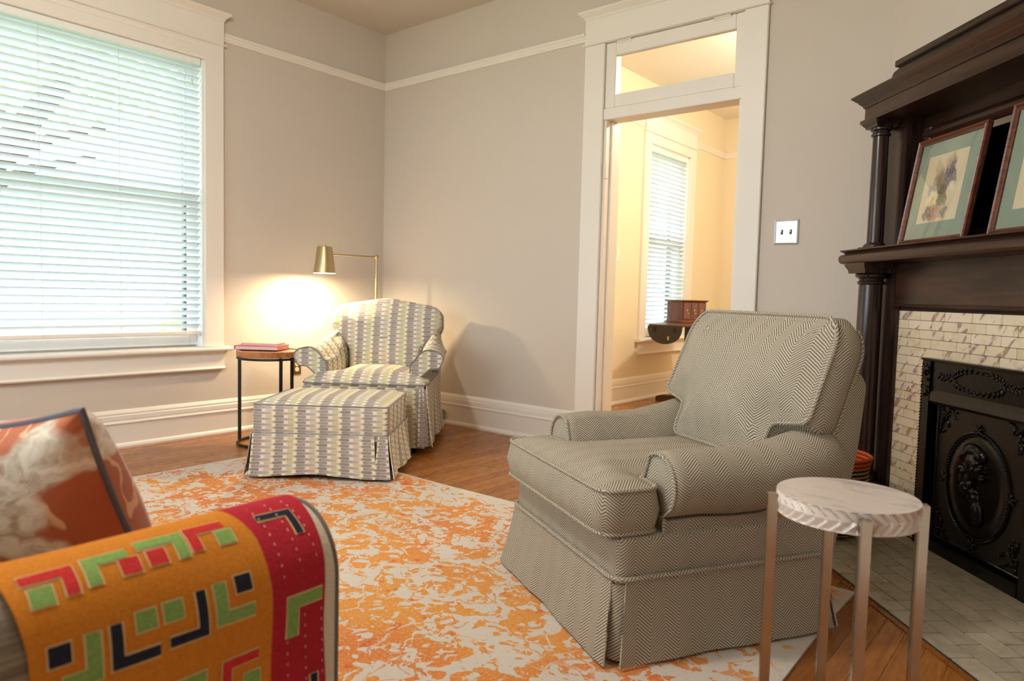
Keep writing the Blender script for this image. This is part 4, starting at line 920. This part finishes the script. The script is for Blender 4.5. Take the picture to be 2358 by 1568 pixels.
G().ell((ax, ay, zb_+.075), (.026, .026, .036), n=16, m=10).build('bulb', BULB, lm, angle=60)
def point(nm, loc, e, col, rad, parent=None):
    l = bpy.data.lights.new(nm, 'POINT'); l.energy = e; l.color = col; l.shadow_soft_size = rad; o = bpy.data.objects.new(nm, l); COL.objects.link(o); o.location = loc
    if parent: o.parent = parent
    return o
point('lamp_light', (ax, ay, zb_+.030), LAMP_FLOOR, (1, .79, .48), .030, lm)

# ================================================================ ACCENT TABLE (marble, nickel legs)
ATX, ATY, ATZ, AR = 4.172, -2.188, .570, .150
at = thing('accent_table', 'small round marble-topped accent table with four square nickel legs', 'accent table', (ATX, ATY, 0))
nT = 36; g = G(); RR = []
# chevron carved edge: fluted ring, two tiers slanting opposite ways
nA = nT*6; RR = []
levels = 13
for j in range(levels):
    t = j/(levels-1); z = ATZ-.048+.048*t; tri = abs(t-.5)*2; ring = []
    for i in range(nA):
        a = 2*PI*i/nA; fz = (a/(2*PI)*nT+(.95*tri)) % 1.0
        depth = .0095*(fz**1.6) if 0 < j < levels-1 else .002
        rr = AR-depth; ring.append((rr*math.cos(a), rr*math.sin(a), z))
    RR.append(ring)
g.rings(RR); g.build('marble_top', MARBLE, at, angle=32)
for k_ in range(4):
    a = R(27+90*k_)+R(0); T = Matrix.Translation((math.cos(a)*(AR+.008), math.sin(a)*(AR+.008), 0)) @ Matrix.Rotation(a, 4, 'Z')
    G().box(-.011, .011, -.011, .011, .0, ATZ-.010, T=T).build('leg', CHROME, at, bevel=.002)
for k_ in range(2):
    a = R(27+90*k_); p = (math.cos(a)*(AR), math.sin(a)*(AR)); G().tube([(p[0], p[1], ATZ-.058), (-p[0], -p[1], ATZ-.058)], .008, 8).build('stretcher', CHROME, at)

# ================================================================ BASKET
bk = thing('basket', 'round coiled basket with an orange rim on the hearth behind the herringbone armchair', 'basket', (3.728, -.665, .0078))
G().lathe([(.0, .0), (.10, .0), (.135, .02), (.158, .09), (.162, .17), (.158, .27), (.163, .305), (.157, .305), (.152, .27), (.157, .17), (.152, .09), (.13, .025), (.0, .012)], 40, cap=False).build('basket_body', BASK, bk, angle=60)
G().lathe([(.163, .305), (.167, .325), (.170, .345), (.164, .348), (.161, .325), (.157, .305)], 40, cap=False).build('basket_rim', BASKO, bk, angle=60)

# ================================================================ SOFA with throw and pillow
sx1, sy0, sy1 = 3.608, -4.10, -3.150; AXC, AZC, ARR = 3.49, .51, .110
sf = thing('sofa', 'beige sofa with rounded arms and grey piping standing on the rug', 'sofa', (AXC, -3.6, 0))
def armprof(R_): return [(AXC+R_, .06)]+[(AXC+R_*math.cos(a), AZC+R_*math.sin(a)) for a in [PI*i/20 for i in range(21)]]+[(AXC-R_, .06)]
def sofa_arm(xc, nm='arm'):
    RR = []
    for y, s in ((sy0, 1.), (sy1-.30, 1.), (sy1-.012, 1.), (sy1-.004, .985), (sy1, .955)):
        RR.append([(xc-AXC+(AXC+(x-AXC)*s)-AXC, y+3.6, .06+(z-.06)*(1-(1-s)*.3)) for x, z in armprof(ARR)])
    o = G().rings(RR).build(nm, SOFASIDE, sf, angle=50); o.data.materials.append(SOFAFAB)
    for p in o.data.polygons:
        c = p.center
        if c.y > sy1+3.6-.29: p.material_index = 1
    pr = [((xc-AXC)+(x-AXC)*.985, sy1+3.6-.004, z-.001) for x, z in armprof(ARR)]
    G().tube(pr, .0042, 7).build('arm_piping', GREYPIPE, sf)
SXL = 1.38
sofa_arm(AXC); sofa_arm(SXL+ARR)
xa, xb = SXL+2*ARR-AXC, AXC-ARR-AXC
G().box(xa, xb, sy0+3.6, -3.22+3.6, .06, .25).build('base', SOFASIDE, sf, bevel=.01)
G().box(xa-.2, xb+.2, sy0+3.6-.02, sy0+3.6+.16, .06, .80).build('back', SOFASIDE, sf, bevel=.03)
for i in range(2):
    a_ = xa+(xb-xa)/2*i; g = G(); cushion(g, round_poly([(a_+.004, sy0+3.6+.17), (a_+(xb-xa)/2-.004, sy0+3.6+.17), (a_+(xb-xa)/2-.004, -3.20+3.6), (a_+.004, -3.20+3.6)], .04), .25, .355, .03, .02); g.build('seat_cushion', SOFAFAB, sf, angle=70)
    g = G(); cushion(g, round_poly([(a_+.004, 0), (a_+(xb-xa)/2-.004, 0), (a_+(xb-xa)/2-.004, .40), (a_+.004, .40)], .06), 0, .14, .04, .03, T=Matrix.Translation((0, sy0+3.6+.30, .38)) @ Matrix.Rotation(R(82), 4, 'X')); g.build('back_cushion', SOFAFAB, sf, angle=70)
for x in (xa-.12, xb+.12):
    for y in (sy0+3.6+.06, sy1+3.6-.06): G().lathe([(.018, .0105), (.024, .065)], 10, (x, y, 0)).build('leg', DARKWOOD, sf)

# throw: v = arc length from the top of the arm, positive down the outer side
TR0 = ARR+.008
def TS(y, v, off=0.):
    Rr = TR0+off; q = TR0*PI/2
    if v > q: return (AXC+Rr+.010*math.sin(y*23)*min(1, (v-q)*5)*.4, y, AZC-(v-q))
    if v < -q: return (AXC-Rr, y, AZC-(-v-q))
    a = PI/2-v/TR0; return (AXC+Rr*math.cos(a), y, AZC+Rr*math.sin(a))
tw = thing('throw_blanket', 'ochre and crimson patchwork throw draped over the sofa arm', 'throw', (AXC, -3.4, AZC+TR0))
O3 = Vector((AXC, -3.4, AZC+TR0))
def wav(y, v): return .0025*math.sin(v*31+y*9)
def tsheet(ya, yb, va, vb, off, nm, mat, fn=None, nu=18, nv=60, th=.004):
    gr = []
    for i in range(nu+1):
        row = []
        for j in range(nv+1):
            v = va+(vb-va)*j/nv; A = ya(v) if callable(ya) else ya; B = yb(v) if callable(yb) else yb; y = A+(B-A)*i/nu
            row.append(tuple(Vector(TS(y, v, off+wav(y, v)))-O3))
        gr.append(row)
    return G().sheet(gr, -th).build(nm, mat, tw, angle=70)
edgeR = lambda v: -3.166-.020*min(1, max(0, v)/.17); bord = lambda v: -3.300+.016*min(1, max(0, v)/.075); edgeL = lambda v: -3.625+.013*min(1, max(0, v-.05)/.1)
tsheet(edgeL, bord, -.33, .44, 0, 'orange_field', TH_OR, nu=26); tsheet(bord, edgeR, -.33, .44, 0.0003, 'red_border', TH_RED, nu=12)
def patch(poly, off, mat, nm, grow=0.):
    P = [(a/1000., b/1000.) for a, b in poly]
    if grow: P = offset(P, -grow)
    bm = bmesh.new(); vs = [bm.verts.new((a, b, 0)) for a, b in P]; bm.faces.new(vs); bmesh.ops.triangulate(bm, faces=bm.faces[:])
    for _ in range(4):
        ed = [e for e in bm.edges if e.calc_length() > .014]
        if not ed: break
        bmesh.ops.subdivide_edges(bm, edges=ed, cuts=1); bmesh.ops.triangulate(bm, faces=bm.faces[:])
    g = G(); V = [tuple(Vector(TS(v.co.x, v.co.y, off+wav(v.co.x, v.co.y)))-O3) for v in bm.verts]; bm.verts.index_update(); F = [[v.index for v in f.verts] for f in bm.faces]; bm.free()
    g.add(V, F); return g.build(nm, mat, tw, angle=80)
CL = {'r': TH_RD2, 'g': TH_GR, 'n': TH_NV}
def Lsh(c, y0, y1, v0, v1, w_, corner):
    """L shape: bounding box and bar width; corner = which corner the bars share (tl,tr,bl,br)"""
    a, b = (y0, y1), (v0, v1)
    if corner == 'tr': P = [(y0, v0), (y1, v0), (y1, v1), (y1-w_, v1), (y1-w_, v0+w_), (y0, v0+w_)]
    if corner == 'tl': P = [(y0, v0), (y1, v0), (y1, v0+w_), (y0+w_, v0+w_), (y0+w_, v1), (y0, v1)]
    if corner == 'bl': P = [(y0, v0), (y0+w_, v0), (y0+w_, v1-w_), (y1, v1-w_), (y1, v1), (y0, v1)]
    if corner == 'br': P = [(y1, v0), (y1, v1), (y0, v1), (y0, v1-w_), (y1-w_, v1-w_), (y1-w_, v0)]
    return (c, P)
def Sq(c, y0, v0, w_=27): return (c, [(y0, v0), (y0+w_, v0), (y0+w_, v0+w_), (y0, v0+w_)])
PAT = [Lsh('r', -3606, -3543, 46, 92, 16, 'tr'), Sq('g', -3600, 70, 27), Lsh('g', -3531, -3473, 42, 88, 16, 'tl'), Sq('r', -3488, 59, 26), Sq('r', -3450, 56, 26), Lsh('g', -3459, -3392, 34, 82, 16, 'tr'), Lsh('r', -3386, -3325, 30, 77, 16, 'tl'), Sq('g', -3344, 50, 27),
       Sq('n', -3592, 147, 26), Lsh('g', -3577, -3531, 145, 208, 18, 'br'), Lsh('n', -3519, -3457, 144, 204, 15, 'bl'), Sq('g', -3486, 138, 27), Sq('g', -3449, 137, 27), Lsh('n', -3444, -3388, 135, 200, 14, 'br'), Lsh('g', -3375, -3315, 133, 194, 18, 'bl'), Sq('n', -3342, 130, 26),
       Lsh('r', -3366, -3307, 252, 312, 15, 'tl'), Sq('g', -3331, 286, 27), Lsh('g', -3454, -3392, 252, 312, 18, 'tr'), Sq('n', -3448, 288, 26), Sq('r', -3486, 288, 26), Lsh('r', -3531, -3473, 252, 312, 15, 'tl'), Lsh('g', -3606, -3548, 252, 312, 18, 'tr'), Sq('g', -3588, 350, 27), Lsh('n', -3531, -3473, 350, 405, 15, 'bl'), Lsh('g', -3444, -3388, 350, 405, 18, 'br'), Sq('g', -3344, 360, 27),
       Lsh('n', -3268, -3203, 37, 93, 13, 'tr'), Lsh('g', -3258, -3193, 188, 256, 20, 'tl'), Lsh('n', -3268, -3203, 330, 390, 13, 'br'),
       Lsh('g', -3606, -3548, -150, -95, 16, 'bl'), Sq('n', -3531, -130, 26), Lsh('n', -3450, -3392, -150, -95, 15, 'br'), Sq('r', -3350, -130, 26), Lsh('g', -3268, -3203, -150, -95, 16, 'bl')]
for c, P in PAT:
    patch(P, .0012, TH_CR, 'patch_edging', .0028); patch(P, .0022, CL[c], 'patch')
st_g = G()
for yy in (-3.265, -3.232, -3.200):
    v = -.1
    while v < .43:
        a, b = Vector(TS(yy+.01*math.sin(v*3), v, .0012))-O3, Vector(TS(yy+.01*math.sin(v*3), v+.004, .0012))-O3; st_g.tube([a, b], .0009, 5); v += .018
st_g.build('running_stitch', STITCH, tw, kind='stuff')

# pillow on the sofa seat (local x: right edge, z: up, -y: flowered face)
pw = thing('throw_pillow', 'rust velvet pillow with white flowers and slate piping on the sofa', 'pillow', (3.102, -3.447, .577))
pw.rotation_euler = Matrix(((.896, -.443, -.019), (.413, .849, -.330), (.163, .288, .944))).to_euler()
def pillow_surf(n=26, half=.190, th=.105):
    gF, gB = [], []
    for i in range(n+1):
        u = -1+2*i/n; rf, rb = [], []
        for j in range(n+1):
            v = -1+2*j/n
            pin = 1-.07*(1-abs(u)**2)*abs(v)**2-.0; pin2 = 1-.07*(1-abs(v)**2)*abs(u)**2
            x = half*u*pin2; z = half*v*pin; k = ((1-u*u)*(1-v*v))**.42*th+.002
            k *= 1+.05*math.sin(5*u+3*v)
            rf.append((x, -k, z)); rb.append((x, k*1.25, z))
        gF.append(rf); gB.append(rb)
    return gF, gB, n, half
gF, gB, n, half = pillow_surf()
def grid_mesh(gr): return [p for r in gr for p in r], [(i*(n+1)+j, (i+1)*(n+1)+j, (i+1)*(n+1)+j+1, i*(n+1)+j+1) for i in range(n) for j in range(n)]
TPW = Matrix.Identity(4)
g = G(); V, F = grid_mesh(gF); V2, F2 = grid_mesh(gB); g.add(V, F, T=TPW); g.add(V2, F2, T=TPW); g.build('pillow_body', PILLOWM, pw, angle=80)
rim = [gF[i][0] for i in range(n)]+[gF[n][j] for j in range(n)]+[gF[i][n] for i in range(n, 0, -1)]+[gF[0][j] for j in range(n, 0, -1)]
G().tube([(x, 0, z) for x, y, z in rim], .0062, 8, loop=True, T=TPW).build('piping', BLUEPIPE, pw)

# ================================================================ WALL FITTINGS
sw = thing('light_switch', 'satin steel double toggle switch plate beside the doorway', 'light switch', (3.277, 0, 1.370))
G().rings([[(x*a, y, z*b) for x, z in ((-1, -1), (1, -1), (1, 1), (-1, 1))] for a, b, y in ((.064, .066, 0), (.064, .066, -.005), (.056, .058, -.008), (.055, .057, -.005), (.050, .052, -.0055))]).build('plate', STEEL, sw, angle=20)
for x in (-.023, .023):
    G().box(x-.006, x+.006, -.0062, -.005, -.013, .013).build('slot', SLOT, sw); G().box(x-.0042, x+.0042, -.018, -.005, -.003, .009).build('toggle', IVORY, sw, bevel=.001)
    for z in (-.032, .032): G().lathe([(.0032, 0), (.0028, .0015)], 10, T=Matrix.Translation((x, -.0055, z)) @ Matrix.Rotation(R(90), 4, 'X')).build('screw', STEEL, sw)
ou = thing('wall_outlet', 'bronze plated wall outlet below the round side table', 'outlet', (0, -.820, .424))
G().rings([[(x, y*a, z*b) for y, z in ((-1, -1), (1, -1), (1, 1), (-1, 1))] for x, a, b in ((0, .037, .058), (.004, .037, .058), (.006, .034, .055))]).build('plate', PLATEBR, ou, angle=20)
for z in (.020, -.020):
    G().lathe([(.0165, 0), (.0165, .002)], 20, T=Matrix.Translation((.006, 0, z)) @ Matrix.Rotation(R(90), 4, 'Y')).build('socket', IVORY, ou)
    for y in (-.006, .006): G().box(.0078, .0086, y-.001, y+.001, z-.001, z+.007).build('slot', SLOT, ou)
jb = thing('outlet_box', 'small grey box mounted low on the white baseboard of the back wall', 'outlet box', (.728, -.022, .070))
G().box(-.037, .037, -.030, 0, -.036, .036).build('box', GREYBOX, jb, bevel=.003); G().box(-.030, .030, -.032, -.030, -.030, .030).build('lid', GREYBOX, jb, bevel=.001)
s2 = thing('light_switch', 'white rocker switch plate on the cream wall beyond the doorway', 'light switch', (NX, 1.757, 1.388))
G().rings([[(x, y*a, z*b) for y, z in ((-1, -1), (1, -1), (1, 1), (-1, 1))] for x, a, b in ((0, .060, .058), (.005, .058, .056))]).build('plate', WHITEPL, s2, angle=20)
for y in (-.023, .023): G().rings([[(.005+.003*(1 if z > 0 else .2), y+a, z) for a, z in ((-.016, -.033), (.016, -.033), (.016, .033), (-.016, .033))], [(.009+.002*(1 if z > 0 else -1), y+a, z) for a, z in ((-.016, -.033), (.016, -.033), (.016, .033), (-.016, .033))]]).build('rocker', WHITEPL, s2)

# ================================================================ NEXT ROOM: drop-leaf table, box
dt = thing('drop_leaf_table', 'dark wooden drop-leaf table under the small drawer box', 'table', (1.70, 2.26, 0))
tp = round_poly([(-.17, -.52), (.16, -.52), (.30, .04), (.20, .49), (-.25, .49), (-.38, .14)], [.02, .02, .25, .2, .2, .2], 6, .05)
G().rings([[(x, y, z) for x, y in tp] for z in (.755, .770)]).build('table_top', DARKWOOD, dt, bevel=.003)
lf = [(-.17, .757)]+[(-.005+.165*math.cos(PI+PI*i/16), .757-.155*abs(math.sin(PI*i/16))**.8) for i in range(17)]+[(.16, .757)]
G().rings([[(x, y, z) for x, z in lf] for y in (-.536, -.522)]).build('drop_leaf', LEAFUNDER, dt, bevel=.002)
for x in (-.10, .09): G().box(x-.012, x+.012, -.541, -.535, .708, .746).build('hinge', BLACKMETAL, dt)
G().box(.03, .045, -.542, -.535, .640, .672).build('catch', CHROME, dt)
G().box(-.060, .045, -.03, .03, .06, .755).build('pedestal', DARKWOOD, dt, bevel=.005)
G().rings([[(x, y, z) for x, z in ((-.40, 0), (-.40, .045), (-.34, .062), (-.08, .075), (.10, .075), (.36, .062), (.40, .045), (.40, 0))] for y in (.10, .18)]).box(-.05, .04, -.04, .18, .0, .07).build('foot', DARKWOOD, dt, bevel=.004)
# small chest of drawers
ca = math.atan2(.90, .43)
ch = thing('drawer_box', 'small reddish wooden box with three drawers and brass ring pulls', 'drawer box', (1.548, 2.36, .7705), ca)
bw, bd, bh = .30, .25, .218           # local x along the drawer face, local y along the side (to the left/back)
G().box(.008, bw-.008, .008, bd-.008, .02, bh-.018).build('body', CHESTWOOD, ch, bevel=.002)
G().rectloft([(0, bw, 0, bd, 0), (0, bw, 0, bd, .014), (.008, bw-.008, .008, bd-.008, .024)]).build('plinth', CHESTWOOD, ch); G().rectloft([(.004, bw-.004, .004, bd-.004, bh-.018), (-.008, bw+.008, -.008, bd+.008, bh-.008), (-.008, bw+.008, -.008, bd+.008, bh)]).build('lid', CHESTWOOD, ch)
for i in range(3):
    a = .018+(bw-.036)/3*i; d = G().box(a+.002, a+(bw-.036)/3-.002, .001, .010, .034, bh-.028).build('drawer', CHESTFRONT, ch, bevel=.002)
    xm = a+(bw-.036)/6; G().tube([(xm+.013*math.cos(t), -.004, .105+.018*math.sin(t)) for t in [2*PI*k/20 for k in range(20)]], .0018, 6, loop=True).lathe([(.004, 0), (.004, .008)], 10, T=Matrix.Translation((xm, .001, .122)) @ Matrix.Rotation(R(90), 4, 'X')).build('ring_pull', BRASS, d)

# ================================================================ LAMPS OVERHEAD
def ceiling_lamp(label, x, y, e, col):
    c = thing('ceiling_lamp', label, 'ceiling lamp', (x, y, H)); G().lathe([(.07, 0), (.07, -.02), (.012, -.025), (.012, -.14), (.05, -.15), (.05, -.17)], 24).build('canopy', BRASS, c, angle=30)
    G().ell((0, 0, -.27), (.13, .13, .11), n=24, m=14).build('globe', GLOBE, c, angle=80); point('lamp_light', (0, 0, -.27), e, col, .10, c)
ceiling_lamp('added unseen fill lamp, brass with opal globe, above the rug', 2.55, -3.3, LAMP_FILL, (1, .94, .86))  # out of view, added to brighten the main room
ceiling_lamp('brass ceiling lamp with opal globe in the next room', 3.15, 1.7, LAMP_NEXT, (1, .915, .74))

# ================================================================ OUTDOORS
struct(G().box(-40, -.2, -30, 40, -.75, -.7).box(-.2, NX-.2, .15, 40, -.75, -.7).box(-.2, 40, -30, YF-.15, -.75, -.7).build('ground', GRASS), 'lawn outside the windows')
def leaf_cloud(c, rad, n, seed, size=.10):
    rn = random.Random(seed); V = []; F = []
    for i in range(n):
        while True:
            p = Vector((rn.uniform(-1, 1), rn.uniform(-1, 1), rn.uniform(-1, 1)))
            if .35 < p.length < 1: break
        k = 1+.25*math.sin(p.x*7+seed)*math.sin(p.z*6); q = Vector((p.x*rad[0]*k, p.y*rad[1]*k, p.z*rad[2]*k))+Vector(c)
        a = Vector((rn.gauss(0, 1), rn.gauss(0, 1), rn.gauss(0, 1))).normalized(); b = a.orthogonal().normalized(); s = size*rn.uniform(.6, 1.3); o = len(V)
        V += [tuple(q-a*s), tuple(q+b*s*.45), tuple(q+a*s), tuple(q-b*s*.45)]; F.append((o, o+1, o+2, o+3))
    return G().add(V, F)
def tree(label, x, y, h, rad, seed, lean=(0, 0), tr=.16, nl=2600):
    t = thing('tree', label, 'tree', (x, y, -.7)); top = Vector((lean[0], lean[1], h))
    g = G(); g.tube([(top.x*k+.06*math.sin(k*7), top.y*k, h*k) for k in [i/10 for i in range(11)]], lambda q: tr*(1-.55*q), 10)
    rn = random.Random(seed)
    for i in range(6):
        k = .45+.09*i; b = Vector((top.x*k, top.y*k, h*k)); d = Vector((rn.uniform(-1, 1)*rad[0]*.7, rn.uniform(-1, 1)*rad[1]*.7, rad[2]*.5)); g.tube([b, b+d*.5+Vector((0, 0, .1)), b+d], lambda q: tr*.4*(1-.7*q), 7)
    g.build('trunk', BARK, t); leaf_cloud((top.x, top.y, h+rad[2]*.35), rad, nl, seed).build('foliage', LEAF, t); return t
tree('broad leafy tree with a dark trunk outside the wide window', -6.2, -3.2, 5.0, (2.0, 2.0, 1.3), 5, lean=(-.2, 3.4), tr=.27)
tree('tall leafy tree far across the lawn', -13, -1.5, 5.2, (3.2, 3.2, 2.6), 8, tr=.22, nl=3200); tree('leafy tree beside the house past the narrow window', -5.5, 9.5, 4.6, (2.6, 2.6, 2.4), 12, nl=2600)
tree('leafy tree on the lawn opposite the front window', 1.5, -14, 4.6, (2.6, 2.6, 2.2), 14, nl=1500)
def bush(label, x, y, rad, seed, n=1100):
    b = thing('bush', label, 'bush', (x, y, -.7)); leaf_cloud((0, 0, rad[2]*.95), rad, n, seed, .06).build('foliage', LEAF, b); G().tube([(0, 0, 0), (0, 0, rad[2])], .03, 6).build('stem', BARK, b)
bush('low green bush against the house below the wide window', -1.5, -.9, (.6, .7, .62), 21); bush('rounded green bush on the lawn past the wide window', -4.6, .9, (.9, 1.0, .75), 22); bush('low green bush below the narrow window', -.3, 4.6, (.6, .8, .55), 23)
